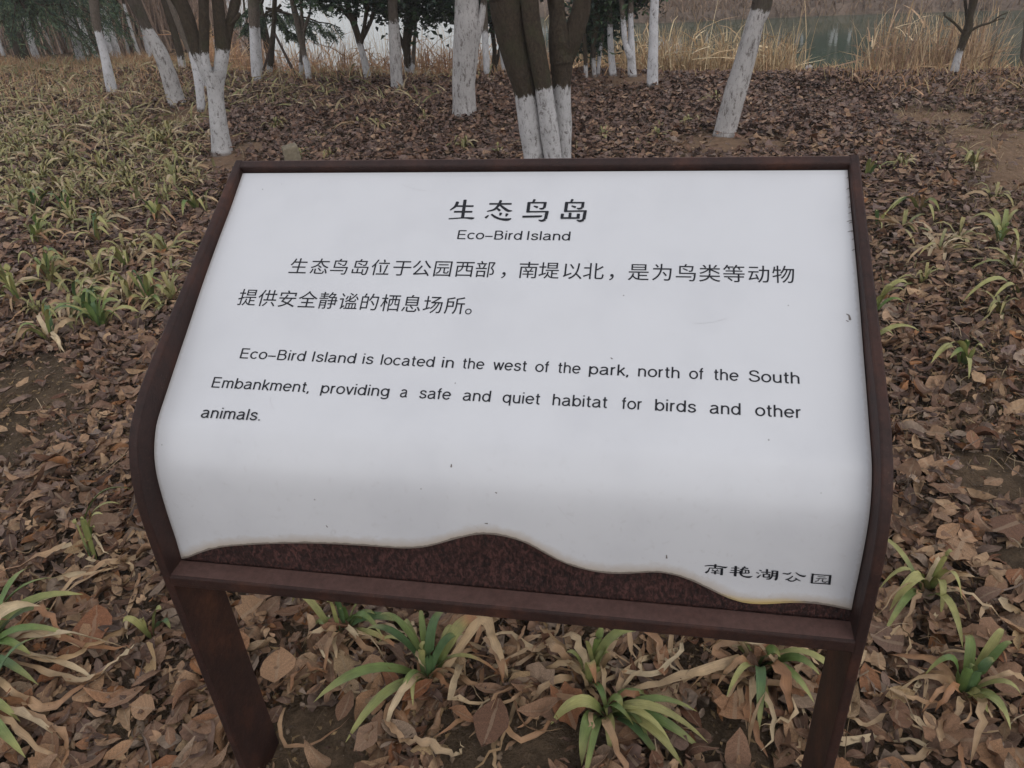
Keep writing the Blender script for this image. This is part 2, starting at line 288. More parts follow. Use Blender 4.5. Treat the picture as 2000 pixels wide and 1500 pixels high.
FOOT= [[[0.9531,0.7515,0.0014],[0.962,0.7494,0.0018],[0.9764,0.7501,0.0019],[0.9841,0.7511,0.0028],[0.9878,0.7492,0.0007]],[[0.9693,0.746,0.0028],[0.9691,0.7531,0.0029]],[[0.9608,0.7549,0.0015],[0.959,0.7615,0.0024],[0.9552,0.7656,0.003]],[[0.96,0.7547,0.0015],[0.981,0.7537,0.0016]],[[0.9797,0.7534,0.0033],[0.9799,0.7675,0.0035]],[[0.9653,0.7568,0.0013],[0.9669,0.7591,0.0013]],[[0.9735,0.7562,0.0013],[0.9721,0.7588,0.0013]],[[0.9644,0.7601,0.0013],[0.976,0.7595,0.0013]],[[0.9636,0.7643,0.0014],[0.9768,0.7636,0.0014]],[[0.9696,0.7595,0.0026],[0.9699,0.7667,0.0026]],[[1.0004,0.7463,0.0031],[1.0008,0.7674,0.0036]],[[0.9936,0.7508,0.0013],[1.0059,0.7498,0.0012]],[[0.9932,0.7558,0.0013],[1.0063,0.7547,0.0013]],[[0.9922,0.7604,0.0014],[1.0072,0.7593,0.0014]],[[1.0142,0.7459,0.0026],[1.0113,0.7503,0.002],[1.0072,0.7533,0.0011]],[[1.0101,0.7488,0.0013],[1.0193,0.7489,0.0018]],[[1.0104,0.7526,0.0026],[1.0101,0.761,0.0023]],[[1.0104,0.7523,0.0013],[1.0211,0.7529,0.0013]],[[1.02,0.7527,0.0019],[1.0214,0.7581,0.0017]],[[1.0159,0.7527,0.0015],[1.0159,0.7586,0.0015]],[[1.0102,0.7599,0.0013],[1.0216,0.7583,0.0013]],[[1.0079,0.7551,0.002],[1.009,0.7618,0.0026],[1.0138,0.7662,0.0021],[1.022,0.7667,0.003],[1.027,0.764,0.0006]],[[1.036,0.7503,0.0011],[1.0393,0.7514,0.002]],[[1.032,0.7557,0.001],[1.0358,0.7571,0.0019]],[[1.0345,0.7662,0.0026],[1.0391,0.7599,0.001]],[[1.0393,0.7541,0.0014],[1.0532,0.7531,0.0014]],[[1.0475,0.7472,0.0026],[1.0482,0.757,0.0023]],[[1.0421,0.758,0.0014],[1.053,0.7571,0.0014]],[[1.0433,0.7579,0.0021],[1.0436,0.7642,0.0021]],[[1.0432,0.7639,0.0015],[1.0531,0.7631,0.0015]],[[1.0519,0.7569,0.002],[1.0519,0.7632,0.002]],[[1.056,0.749,0.0023],[1.0561,0.7609,0.0024],[1.0529,0.7666,0.0022],[1.0482,0.7676,0.0013]],[[1.0544,0.7496,0.0015],[1.0641,0.7495,0.0014]],[[1.063,0.7494,0.0029],[1.0632,0.7639,0.0032],[1.0618,0.7684,0.0023]],[[1.0563,0.7549,0.0012],[1.0633,0.7547,0.0013]],[[1.0563,0.7597,0.0013],[1.0632,0.7595,0.0013]],[[1.0838,0.7497,0.001],[1.0794,0.7534,0.0021],[1.0714,0.7528,0.0014]],[[1.0901,0.7489,0.001],[1.0965,0.7537,0.0021],[1.103,0.7552,0.0027],[1.1058,0.7534,0.0008]],[[1.0867,0.7565,0.0013],[1.0835,0.7615,0.0017],[1.0768,0.7658,0.0013]],[[1.0794,0.7645,0.0019],[1.0842,0.7673,0.0019],[1.089,0.7667,0.0016],[1.093,0.7619,0.0013],[1.0903,0.7602,0.0011]],[[1.0927,0.7624,0.0021],[1.0992,0.7655,0.001]],[[1.1154,0.7483,0.0027],[1.116,0.7678,0.0027]],[[1.1148,0.75,0.0014],[1.142,0.7492,0.0013]],[[1.1409,0.7486,0.0029],[1.142,0.768,0.0031]],[[1.1151,0.7676,0.0016],[1.1425,0.7667,0.0016]],[[1.1229,0.7535,0.0009],[1.1344,0.753,0.0009]],[[1.1215,0.7575,0.0009],[1.1369,0.7563,0.0009]],[[1.126,0.7576,0.001],[1.1245,0.7619,0.001],[1.1202,0.7637,0.0012]],[[1.1312,0.7573,0.001],[1.1314,0.7626,0.0013],[1.1358,0.7636,0.0014],[1.1386,0.7609,0.0008]]]
WORDS= [["Eco–Bird",0.4938,0.1638,0.614,0.1643],["Island",0.6239,0.1644,0.7019,0.1647],["Eco–Bird",0.1374,0.4282,0.2605,0.4289],["Island",0.2741,0.429,0.3535,0.4295],["is",0.3665,0.4295,0.3858,0.4296],["located",0.3995,0.4297,0.4943,0.4303],["in",0.5078,0.4303,0.5285,0.4305],["the",0.5428,0.4305,0.5812,0.4308],["west",0.5961,0.4308,0.6541,0.4312],["of",0.6674,0.4313,0.6912,0.4314],["the",0.7044,0.4315,0.7427,0.4317],["park,",0.7565,0.4318,0.8203,0.4321],["north",0.8358,0.4322,0.9013,0.4326],["of",0.9163,0.4327,0.9395,0.4328],["the",0.9537,0.4329,0.9928,0.4331],["South",1.0078,0.4332,1.0844,0.4337],["Embankment,",0.1005,0.4874,0.2825,0.4882],["providing",0.3038,0.4883,0.4256,0.4889],["a",0.4451,0.489,0.4584,0.489],["safe",0.4784,0.4891,0.5327,0.4894],["and",0.5531,0.4895,0.5997,0.4897],["quiet",0.6198,0.4898,0.6825,0.4901],["habitat",0.7022,0.4902,0.7911,0.4906],["for",0.8119,0.4907,0.8454,0.4908],["birds",0.8651,0.4909,0.9283,0.4912],["and",0.949,0.4913,0.9955,0.4915],["other",1.0172,0.4916,1.0856,0.4919],["animals.",0.098,0.5454,0.2081,0.5449]]
# ------------------------------------------------------------------ terrain
RIDGE0,RIDGEK=9.15,-0.32; WZ=-2.6
def ridge(x): return RIDGE0+RIDGEK*x
def hgt(x,y):
    x=np.asarray(x,float);y=np.asarray(y,float)
    r=(y-ridge(x))
    m=sstep(-0.34,-0.27,x/np.maximum(y,1.0))
    dr=-3.1*sstep(-0.6,7.0,r)
    dl=-np.clip(r,0,30)*.115-.0*r
    h=m*dr+(1-m)*dl
    h=np.maximum(h,-3.4)
    near=(vnoise(x*1.3,y*1.3,1)-.5)*.07+(vnoise(x*5,y*5,2)-.5)*.022
    # low earth mounds at some trunks
    for bx,by,a,rr in ((-2.19,6.5,.05,.45),(1.68,5.9,.06,.55),(1.25,8.35,.05,.8)):
        near=near+a*np.exp(-((x-bx)**2+(y-by)**2)/rr**2)
    return h+near
# bare-earth spots (world x,y,radius)
def patch_px(x,y,r): p=at_z(x,y,0); return (p[0],p[1],r)
BARE=[patch_px(30,800,.30),patch_px(70,740,.22),patch_px(0,870,.25),patch_px(1960,930,.16),patch_px(1990,1090,.13),patch_px(940,1490,.14),patch_px(640,1480,.12),patch_px(1120,1470,.08),patch_px(1430,1480,.1),patch_px(570,1440,.08),patch_px(1985,290,.55),patch_px(1905,262,.40),patch_px(1990,340,.4),
      patch_px(1400,285,.33),patch_px(1330,283,.2),patch_px(1470,285,.22),patch_px(370,232,.38),patch_px(440,318,.25),patch_px(500,290,.2),patch_px(1225,156,.5),patch_px(1830,225,.35)]
def bareness(x,y):
    b=np.zeros(np.shape(x))
    wob=(vnoise(np.asarray(x)*7,np.asarray(y)*7,5)-.5)*.8
    for bx,by,r in BARE: b=np.maximum(b,1-sstep(.55,1.25,np.hypot(x-bx,y-by)/r+wob))
    return b
xs=np.concatenate([np.linspace(-70,-9,30,endpoint=False),np.linspace(-9,8,341),np.linspace(8,60,26)[1:]])
ys=np.concatenate([np.linspace(-12,.2,14,endpoint=False),np.linspace(.2,13,257),np.linspace(13,90,60)[1:]])
X,Y=np.meshgrid(xs,ys); Z=hgt(X,Y)
fine=(vnoise(X*14,Y*14,8)-.5)*.014+(vnoise(X*31,Y*31,9)-.5)*.008
Z=Z+fine*(np.hypot(X,Y)<13)
nx,ny=len(xs),len(ys); idx=np.arange(nx*ny).reshape(ny,nx)
F=np.stack([idx[:-1,:-1],idx[:-1,1:],idx[1:,1:],idx[1:,:-1]],-1).reshape(-1,4)
red=bareness(X,Y)*(Y>3.5)
ground=obj('ground',mesh('ground',np.stack([X,Y,Z],-1).reshape(-1,3),F,M_SOIL,smooth=True,extra={'red':red.ravel()}))
tag(ground,kind='structure')
water=obj('lake_water',mesh('lake_water',[(-140,8,WZ),(140,8,WZ),(140,210,WZ),(-140,210,WZ)],[[0,1,2,3]],M_WATER)); tag(water,kind='structure')
# far bank across the water
m=NT('dead_grass_bank'); a=m.noise(.5,5,.65); b=m.noise(6,5,.7)
c=m.ramp(a.outputs[0],[(.3,(.12,.09,.07)),(.6,(.20,.145,.11))]).outputs[0]
c=m.mix(1.0,c,m.ramp(b.outputs[0],[(.3,.6),(.7,1.35)]).outputs[0],'MULTIPLY'); m.bump(b.outputs[0],.6,.1); M_BANK=m.base(c,.95,.1)
shore=catmull([(-3.5,60),(-1.5,44),(1.2,34.5),(4.9,30.0),(8.5,29.0),(12.4,28.2),(18,26.5),(26,24),(40,20),(60,12)],8)
prof_b=[(0,-.5),(0,.0),(.25,.28),(.9,.40),(2.2,.5),(4.5,.75),(8,1.5),(13,3.4),(22,7.0),(34,11.0),(60,14)]
tan=np.gradient(shore,axis=0); nrm=np.stack([-tan[:,1],tan[:,0]],1); nrm/=np.linalg.norm(nrm,axis=1)[:,None]
if nrm[30,1]<0: nrm=-nrm
nrm=nrm*.5+np.array([.25,.75])*.5; nrm/=np.linalg.norm(nrm,axis=1)[:,None]
V=[];
for d,hh in prof_b:
    for i,(s,n) in enumerate(zip(shore,nrm)):
        q=s+n*(d+ (vnoise(i*.7,d,3)-.5)*.5*(d>0)); V.append((q[0],q[1],WZ+hh+(vnoise(q[0]*.6,q[1]*.6,4)-.5)*.25*min(d,1.5)))
k=len(shore); F=np.array([[j*k+i,j*k+i+1,(j+1)*k+i+1,(j+1)*k+i] for j in range(len(prof_b)-1) for i in range(k-1)])
bank=obj('far_bank',mesh('far_bank',V,F,M_BANK,smooth=True)); tag(bank,kind='structure')
def bank_pt(i,d):
    i=min(max(i,0),k-1); q=shore[int(i)]+nrm[int(i)]*d
    return (q[0],q[1],WZ+float(np.interp(d,[a for a,_ in prof_b],[b for _,b in prof_b])))
# haze
hz=NT('mist'); hz.t.nodes.remove(hz.b); pv=hz.n('ShaderNodeVolumePrincipled'); pv.inputs['Density'].default_value=HAZE_D
pv.inputs['Color'].default_value=(.95,.95,.96,1); pv.inputs['Anisotropy'].default_value=.2
hz.l(pv.outputs[0],[n for n in hz.t.nodes if n.type=='OUTPUT_MATERIAL'][0].inputs['Volume'])
def boxmesh(name,lo,hi,mat):
    x0,y0,z0=lo;x1,y1,z1=hi
    V=[(x0,y0,z0),(x1,y0,z0),(x1,y1,z0),(x0,y1,z0),(x0,y0,z1),(x1,y0,z1),(x1,y1,z1),(x0,y1,z1)]
    return mesh(name,V,[[0,3,2,1],[4,5,6,7],[0,1,5,4],[1,2,6,5],[2,3,7,6],[3,0,4,7]],mat)
haze=obj('haze',boxmesh('haze',(-145,-14,-4.6),(145,215,14),hz.m)); tag(haze,kind='stuff')

# ------------------------------------------------------------------ the sign
SO=Vector((-0.65753,1.07205,CAMH-1.01950)); SYAW=math.radians(-12.351)
W=1.2; T=0.017
sign=empty('information_board',SO,SYAW)
tag(sign,'white Chinese and English park information board curved in a brown steel frame','sign')
# local coords: x=u along the width, y=v away from the reader, z=w up
front=catmull([(.5924,.5776),(.34,.450),(.150,.3535),(.1046,.3280)],3).tolist()[:-1]+catmull([(.1046,.3280),(.0533,.2834),(.0265,.2362),(.0128,.1889),(.0054,.1417),(.0025,.0945),(.0005,.0472),(0,0)],4).tolist()+[(0,-.25),(0,-.55),(0,-.86)]
front=np.array(front)
tg=np.gradient(front,axis=0); tg/=np.linalg.norm(tg,axis=1)[:,None]
nin=np.stack([-tg[:,1],tg[:,0]],1)   # pointing away from reader
if nin[-1,0]<0: nin=-nin
dep=np.interp(np.arange(len(front)),[0,len(front)*.25,len(front)-1],[.085,.10,.126])
def offs(d): return front+nin*(d[:,None] if hasattr(d,'__len__') else d)
back=offs(dep)
back[-3:,0]=.126
def frame_bar(u0,u1,name):
    b=.0035
    # rounded box section following the profile: (u, depth)
    secu=[(u0+b,0),(u1-b,0),(u1-b*.3,b*.3),(u1,b),(u1,1),(u0,1),(u0,b),(u0+b*.3,b*.3)]
    V=[];
    for i in range(len(front)):
        for (u,d) in secu:
            dd=dep[i] if d==1 else d
            q=front[i]+nin[i]*dd
            if d==1 and i>=len(front)-3: q=np.array([.126,front[i][1]])
            V.append((u,q[0],q[1]))
    n=len(secu);F=[]
    for i in range(len(front)-1):
        for j in range(n): F.append([i*n+j,i*n+(j+1)%n,(i+1)*n+(j+1)%n,(i+1)*n+j])
    F.append(list(range(n))[::-1]); F.append([(len(front)-1)*n+j for j in range(n)])
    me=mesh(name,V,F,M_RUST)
    return me
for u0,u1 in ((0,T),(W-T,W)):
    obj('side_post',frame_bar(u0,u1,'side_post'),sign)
def bar(name,u0,u1,sec,mat,seg=1):
    """straight bar along u with section polygon sec [(v,w)]"""
    n=len(sec);V=[];F=[]
    for i in range(seg+1):
        u=u0+(u1-u0)*i/seg
        for v,w_ in sec: V.append((u,v,w_))
    for i in range(seg):
        for j in range(n): F.append([i*n+j,(i+1)*n+j,(i+1)*n+(j+1)%n,i*n+(j+1)%n])
    F.append(list(range(n))); F.append([seg*n+j for j in range(n)][::-1])
    return mesh(name,V,F,mat)
def rsec(c,ex,ey,a,b,r):
    """rounded rect corner at c, along ex by a, ey by b"""
    P=[]
    for (x,y,sx,sy) in ((0,0,1,1),(a,0,-1,1),(a,b,-1,-1),(0,b,1,-1)):
        pts=[(x+sx*r,y),(x+sx*r*.3,y+sy*r*.3),(x,y+sy*r)]
        if (x==0)!=(y==0): pts=pts[::-1] if True else pts
        if (x,y)==(0,0): pts=pts[::-1]
        elif (x,y)==(a,b): pts=pts[::-1]
        else: pts=pts[::-1]
        P+= [(c[0]+ex[0]*p+ey[0]*q,c[1]+ex[1]*p+ey[1]*q) for p,q in pts]
    return P
# top rail lies at the end of the slope
sl=np.array([front[0][0]-front[1][0],front[0][1]-front[1][1]]); sl/=np.linalg.norm(sl); ninp=nin[0]
def rr(c,ex,ey,a,b,r):
    k=.3
    L=[(r,0),(a-r,0),(a-k*r,k*r),(a,r),(a,b-r),(a-k*r,b-k*r),(a-r,b),(r,b),(k*r,b-k*r),(0,b-r),(0,r),(k*r,k*r)]
    return [(c[0]+ex[0]*p+ey[0]*q,c[1]+ex[1]*p+ey[1]*q) for p,q in L]
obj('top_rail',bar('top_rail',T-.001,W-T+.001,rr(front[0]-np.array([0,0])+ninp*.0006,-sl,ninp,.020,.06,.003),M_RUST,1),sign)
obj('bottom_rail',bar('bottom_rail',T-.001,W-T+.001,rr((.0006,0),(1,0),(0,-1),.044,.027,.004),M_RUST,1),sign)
# panel profile
PP=catmull([(v-.005,w_) for v,w_ in [(.584,.556),(.504,.5085),(.432,.469),(.346,.419),(.275,.3745),(.2075,.333),(.155,.300),(.114,.274),(.0945,.256),(.0745,.2255),(.063,.193),(.057,.155),(.0525,.1),(.0505,.05),(.046,0),(.045,-.03)]],8)
PS=np.concatenate([[0],np.cumsum(np.linalg.norm(np.diff(PP,axis=0),axis=1))])
PT=np.gradient(PP,axis=0); PT/=np.linalg.norm(PT,axis=1)[:,None]; PN=np.stack([PT[:,1],-PT[:,0]],1)  # towards reader
if PN[-1,0]>0: PN=-PN
def on_panel(u,s,off=0.0):
    u=np.asarray(u,float);s=np.asarray(s,float)
    v=np.interp(s,PS,PP[:,0]);w_=np.interp(s,PS,PP[:,1]);nv=np.interp(s,PS,PN[:,0]);nw=np.interp(s,PS,PN[:,1])
    return np.stack([u,v+nv*off,w_+nw*off],-1)
E_=np.array(EDGE_US)
U0,U1=T+.0015,W-T-.0015
nu,ns=150,90
uu=np.linspace(U0,U1,nu); send=np.interp(uu,E_[:,0],E_[:,1])
se=np.convolve(np.pad(send,2,'edge'),np.ones(5)/5,'valid')
tt=np.linspace(0,1,ns)
Ug,Tg=np.meshgrid(uu,tt); Sg=.002+Tg*(se[None,:]-.002)
Pf=on_panel(Ug,Sg,0.0).reshape(-1,3); Pb=on_panel(Ug,Sg,-.003).reshape(-1,3)
idx=np.arange(nu*ns).reshape(ns,nu); F1=np.stack([idx[:-1,:-1],idx[1:,:-1],idx[1:,1:],idx[:-1,1:]],-1).reshape(-1,4)
F2=F1[:,::-1]+nu*ns
bd=np.concatenate([idx[0,:],idx[1:,-1],idx[-1,-2::-1],idx[-2:0:-1,0]]); bn=np.roll(bd,-1); F3=np.stack([bd,bn,bn+nu*ns,bd+nu*ns],1)
stv=np.stack([Ug,Sg],-1).reshape(-1,2); edv=(se[None,:]-Sg).reshape(-1); sdv=np.minimum(Ug-U0,U1-Ug).reshape(-1)
me=mesh('panel',np.vstack([Pf,Pb]),np.vstack([F1,F2,F3]),M_PANEL,uv=np.vstack([stv,stv]),smooth=True,extra={'edge':np.tile(edv,2),'side':np.tile(sdv,2)})
try: me.set_sharp_from_angle(angle=math.radians(40))
except Exception: pass
panel=obj('panel',me,sign)
# backing plate behind the wavy edge
Sg2=np.linspace(.0,PS[-1]-.002,70); Pb1=[];
Ub=np.linspace(T-.001,W-T+.001,40); Ug2,Sg3=np.meshgrid(Ub,Sg2)
A=on_panel(Ug2,Sg3,-.0055).reshape(-1,3);B=on_panel(Ug2,Sg3,-.009).reshape(-1,3)
idx=np.arange(A.shape[0]).reshape(len(Sg2),len(Ub)); F1=np.stack([idx[:-1,:-1],idx[1:,:-1],idx[1:,1:],idx[:-1,1:]],-1).reshape(-1,4); F2=F1[:,::-1]+len(A)
bd=np.concatenate([idx[0,:],idx[1:,-1],idx[-1,-2::-1],idx[-2:0:-1,0]]); bn=np.roll(bd,-1); F3=np.stack([bd,bn,bn+len(A),bd+len(A)],1)
obj('backing_plate',mesh('backing_plate',np.vstack([A,B]),np.vstack([F1,F2,F3]),M_PLATE,smooth=False),sign)
# lettering -------------------------------------------------------------
def text2d(s,spacing=1.0,offset=0.0):
    cu=bpy.data.curves.new('t','FONT'); cu.body=s; cu.size=1; cu.resolution_u=5; cu.space_character=spacing; cu.offset=offset; cu.fill_mode='BOTH' if hasattr(cu,'fill_mode') and False else cu.fill_mode
    o=bpy.data.objects.new('t',cu); COL.objects.link(o)
    bpy.context.view_layer.update()
    dg=bpy.context.evaluated_depsgraph_get(); me=o.evaluated_get(dg).to_mesh()
    V=np.array([v.co[:2] for v in me.vertices]).reshape(-1,2); F=[list(p.vertices) for p in me.polygons]
    o.evaluated_get(dg).to_mesh_clear(); bpy.data.objects.remove(o); bpy.data.curves.remove(cu)
    return V,F
class Lay:
    def __init__(s): s.V=[];s.F=[];s.n=0
    def add(s,V3,F):
        s.V.append(V3); s.F+= [[i+s.n for i in f] for f in F]; s.n+=len(V3)
    def build(s,name,label=None):
        me=mesh(name,np.vstack(s.V),s.F,M_INK); o=obj(name,me,panel); o['kind']='stuff'
        if label: o['label']=label
        return o
def arc(cx,cy,rx,ry,a0,a1,n=14):
    return [(cx+rx*math.cos(math.radians(a0+(a1-a0)*i/n)),cy+ry*math.sin(math.radians(a0+(a1-a0)*i/n))) for i in range(n+1)]
def cm(*p): return [tuple(q) for q in catmull(np.array(p),4)]
GL={'o':([arc(.30,.365,.255,.32,0,360,26)],.60),'c':([arc(.30,.365,.255,.32,42,318,20)],.56),'e':([[(.05,.375),(.55,.375)],arc(.30,.365,.255,.32,2,322,24)],.60),
'n':([[(.08,0),(.08,.73)],arc(.285,.46,.205,.225,180,0)+[(.49,0)]],.58),'m':([[(.08,0),(.08,.73)],arc(.255,.5,.175,.185,180,0)+[(.43,0)],arc(.605,.5,.175,.185,180,0)+[(.78,0)]],.87),
'h':([[(.08,0),(.08,1.0)],arc(.285,.46,.205,.225,180,0)+[(.49,0)]],.58),'u':([[(.49,0),(.49,.73)],[(.08,.73)]+arc(.285,.25,.205,.205,180,360)],.58),
'r':([[(.08,0),(.08,.73)],arc(.27,.45,.19,.235,180,80,8)],.34),'i':([[(.08,0),(.08,.73)],[(.08,.90),(.08,1.0)]],.17),'l':([[(.08,0),(.08,1.0)]],.17),
't':([[(.15,.93)]+[(.15,.16)]+arc(.25,.15,.10,.11,180,275,6)+[(.31,.045)],[(.02,.69),(.31,.69)]],.33),'f':([[(.13,0),(.13,.82)]+arc(.24,.83,.11,.125,170,80,6),[(.0,.69),(.28,.69)]],.30),
'd':([arc(.28,.365,.235,.32,0,360,26),[(.525,0),(.525,1.0)]],.61),'b':([arc(.325,.365,.235,.32,0,360,26),[(.08,0),(.08,1.0)]],.61),
'q':([arc(.28,.365,.235,.32,0,360,26),[(.525,-.24),(.525,.73)]],.61),'p':([arc(.325,.365,.235,.32,0,360,26),[(.08,-.24),(.08,.73)]],.61),
'g':([arc(.28,.385,.235,.30,0,360,26),[(.525,.73),(.525,-.03)]+arc(.295,-.04,.23,.17,0,-155,12)],.61),
'a':([arc(.28,.53,.2,.16,160,0,10)+[(.48,.14)]+[(.50,.06),(.57,.045)],cm((.48,.45),(.30,.40),(.12,.34),(.055,.20),(.11,.075),(.24,.04),(.39,.10),(.48,.25))],.60),
's':([cm((.46,.53),(.41,.64),(.27,.69),(.13,.64),(.09,.53),(.15,.43),(.29,.375),(.42,.31),(.47,.20),(.41,.09),(.27,.04),(.12,.08),(.06,.21))],.53),
'w':([[(.02,.73),(.205,.0)],[(.205,.0),(.37,.70)],[(.37,.70),(.545,.0)],[(.545,.0),(.72,.73)]],.74),'v':([[(.02,.73),(.245,.0)],[(.245,0),(.47,.73)]],.49),
'k':([[(.08,0),(.08,1.0)],[(.46,.73),(.1,.28)],[(.21,.41),(.49,0)]],.50),'E':([[(.09,0),(.09,1.0)],[(.09,.955),(.64,.955)],[(.09,.52),(.60,.52)],[(.09,.045),(.66,.045)]],.70),
'B':([[(.09,0),(.09,1.0)],[(.09,.955),(.38,.955)]+arc(.38,.75,.2,.205,85,-85,10)+[(.09,.54)],[(.36,.54)]+arc(.42,.2925,.22,.247,90,-90,12)+[(.09,.045)]],.72),
'I':([[(.10,0),(.10,1.0)]],.22),'S':([cm((.60,.73),(.54,.88),(.36,.955),(.17,.90),(.10,.75),(.18,.62),(.36,.545),(.56,.47),(.65,.33),(.62,.17),(.50,.075),(.35,.045),(.16,.10),(.06,.28))],.70),
'–':([[(.0,.34),(.56,.34)]],.58),',':([[(.08,.10),(.08,-.02),(.03,-.13)]],.22),'.':([[(.08,.0),(.08,.095)]],.20)}
def sline(P,w):
    """flat stroke of constant width along 2D points -> (verts, faces)"""
    P=np.array(P,float); d=np.gradient(P,axis=0); 
    for i in range(1,len(P)-1):
        a=P[i]-P[i-1];b=P[i+1]-P[i]; a/=np.linalg.norm(a)+1e-9;b/=np.linalg.norm(b)+1e-9; d[i]=a+b
    d/=np.linalg.norm(d,axis=1)[:,None]+1e-9; n=np.stack([-d[:,1],d[:,0]],1)*w/2; k_=len(P)
    return np.vstack([P+n,P-n]),[[i,i+1,k_+i+1,k_+i] for i in range(k_-1)]
def put_word(L,t,u0,s0,u1,s1,cap,off=.0005):
    x=0;parts_=[]
    for ch in t:
        st,adv=GL[ch]
        for p in st: parts_.append([(a+x,b) for a,b in p])
        x+=adv+.085
    sw=.118; allp=np.vstack([np.array(p) for p in parts_]); x0,x1=allp[:,0].min()-sw/2,allp[:,0].max()+sw/2; kx=(u1-u0)/(x1-x0)
    for q,p in enumerate(parts_):
        V,F=sline(p,sw); o_=off+(q%7)*.00001
        L.add(on_panel(u0+(V[:,0]-x0)*kx,s0+(s1-s0)*(V[:,0]-x0)/(x1-x0)-V[:,1]*cap,o_),F)
rows={'sub':WORDS[:2],'a':WORDS[2:16],'b':WORDS[16:27],'c':WORDS[27:]}
for key,cap,off,lab in (('sub',.0205,.0005,'black English title line'),('a',.0200,.0005,'first line of black English text'),('b',.0200,.0006,'second line of black English text'),('c',.0200,.0013,'last line of black English text, one word')):
    L=Lay()
    for t,u0,s0,u1,s1 in rows[key]: put_word(L,t,u0,s0,u1,s1,cap,off)
    L.build('lettering',lab)
REF=text2d('国')[0]; RX0,RX1,RY0,RY1=REF[:,0].min(),REF[:,0].max(),REF[:,1].min(),REF[:,1].max()
def put_char(L,ch,u0,sb,h):
    V,F=text2d(ch,1.0,0.0); k=h/(RY1-RY0)
    L.add(on_panel(u0+(V[:,0]-RX0)*k,sb-(V[:,1]-RY0)*k,.0005),F)
L=Lay()
us1=[.186,.2277,.2669,.307,.346,.3872,.4238,.4636,.5037,.5415,.5865,.6197,.6565,.6969,.7344,.7765,.8121,.8523,.8922,.9311,.9707,1.0111,1.0508]
for ch,u in zip('生态鸟岛位于公园西部，南堤以北，是为鸟类等动物',us1): put_char(L,ch,u-.001,.2482,.0335)
L.build('lettering','first line of black Chinese text')
L=Lay()
for i,ch in enumerate('提供安全静谧的栖息场所。'): put_char(L,ch,.1025+i*.03945-(.002 if ch=='。' else 0),.3195+i*.0006,.0335)
L.build('lettering','second line of black Chinese text')
def strokes(L,data,base):
    for q,st in enumerate(data):
        P=np.array(st,float)
        if len(P)>=3: P=np.hstack([catmull(P,4)])
        d=np.gradient(P[:,:2],axis=0); d/=np.linalg.norm(d,axis=1)[:,None]+1e-9; n=np.stack([-d[:,1],d[:,0]],1)
        w2=np.maximum(P[:,2],.0004)*.60
        Lf=P[:,:2]+n*w2[:,None]; Rf=P[:,:2]-n*w2[:,None]
        # blunt, slightly rounded ends
        a=P[0,:2]-d[0]*w2[0]*.25; b=P[-1,:2]+d[-1]*w2[-1]*.25
        ring=np.vstack([a,Lf,b,Rf[::-1]]); k_=len(P)
        F=[]
        for i in range(k_-1): F.append([1+i,2+i,2*k_+1-(i+1),2*k_+1-i])
        F.append([0,1,2*k_+1]); F.append([k_,k_+1,k_+2])
        L.add(on_panel(ring[:,0],ring[:,1],base+q*.00002),F)
L=Lay(); strokes(L,TITLE,.0005); L.build('lettering','large black Chinese title in clerical script')
L=Lay(); strokes(L,FOOT,.0005); L.build('lettering','black Chinese park name at lower right')
# fine scratches on the sheet
m=NT('scratch_mark'); M_SCR=m.base((.5,.49,.5),.6,.2)
L=Lay(); scr=[(.36,.030,.415,.048),(.735,.205,.765,.232),(.215,.50,.228,.522),(.92,.33,.975,.318),(.72,.655,.75,.69)]
for q,(a,b,c,d) in enumerate(scr):
    t=np.linspace(0,1,7); P=[(a+(c-a)*x,b+(d-b)*x+.004*math.sin(3.1*x),.0004+.0002*math.sin(9*x)) for x in t]
    strokes(L,[P],.0003+q*.00001)
me=mesh('scratches',np.vstack(L.V),L.F,M_SCR); obj('scratches',me,panel)['kind']='stuff'

m=NT('dark_drip'); M_DRIP=m.base((.16,.14,.13),.7,.2)
L=Lay(); rd=np.random.default_rng(3); q=0
for i in range(13):
    s_=.018+.012*i+rd.random()*.018; ln=.002+.007*rd.random()**2
    strokes(L,[[(1.1812-ln,s_+.002,.0008),(1.1812-ln*.4,s_,.0014),(1.1812,s_-.0005,.0022)]],.0004+q*.00001); q+=1
for st_ in ([(1.1600,.305,.0010),(1.1640,.308,.0022),(1.1652,.316,.0034)],[(1.1590,.317,.0008),(1.1625,.319,.0014)],[(.548,.598,.0012),(.5475,.603,.0024)],[(.893,.735,.001),(.8935,.742,.0024)],[(.60,.700,.001),(.605,.7,.0024)],[(.79,.40,.001),(.793,.402,.0016)],[(.32,.73,.001),(.322,.734,.002)],[(.62,.64,.001),(.623,.641,.0018)]): strokes(L,[st_],.0004+q*.00001); q+=1
obj('drip_marks',mesh('drip_marks',np.vstack(L.V),L.F,M_DRIP),panel)['kind']='stuff'
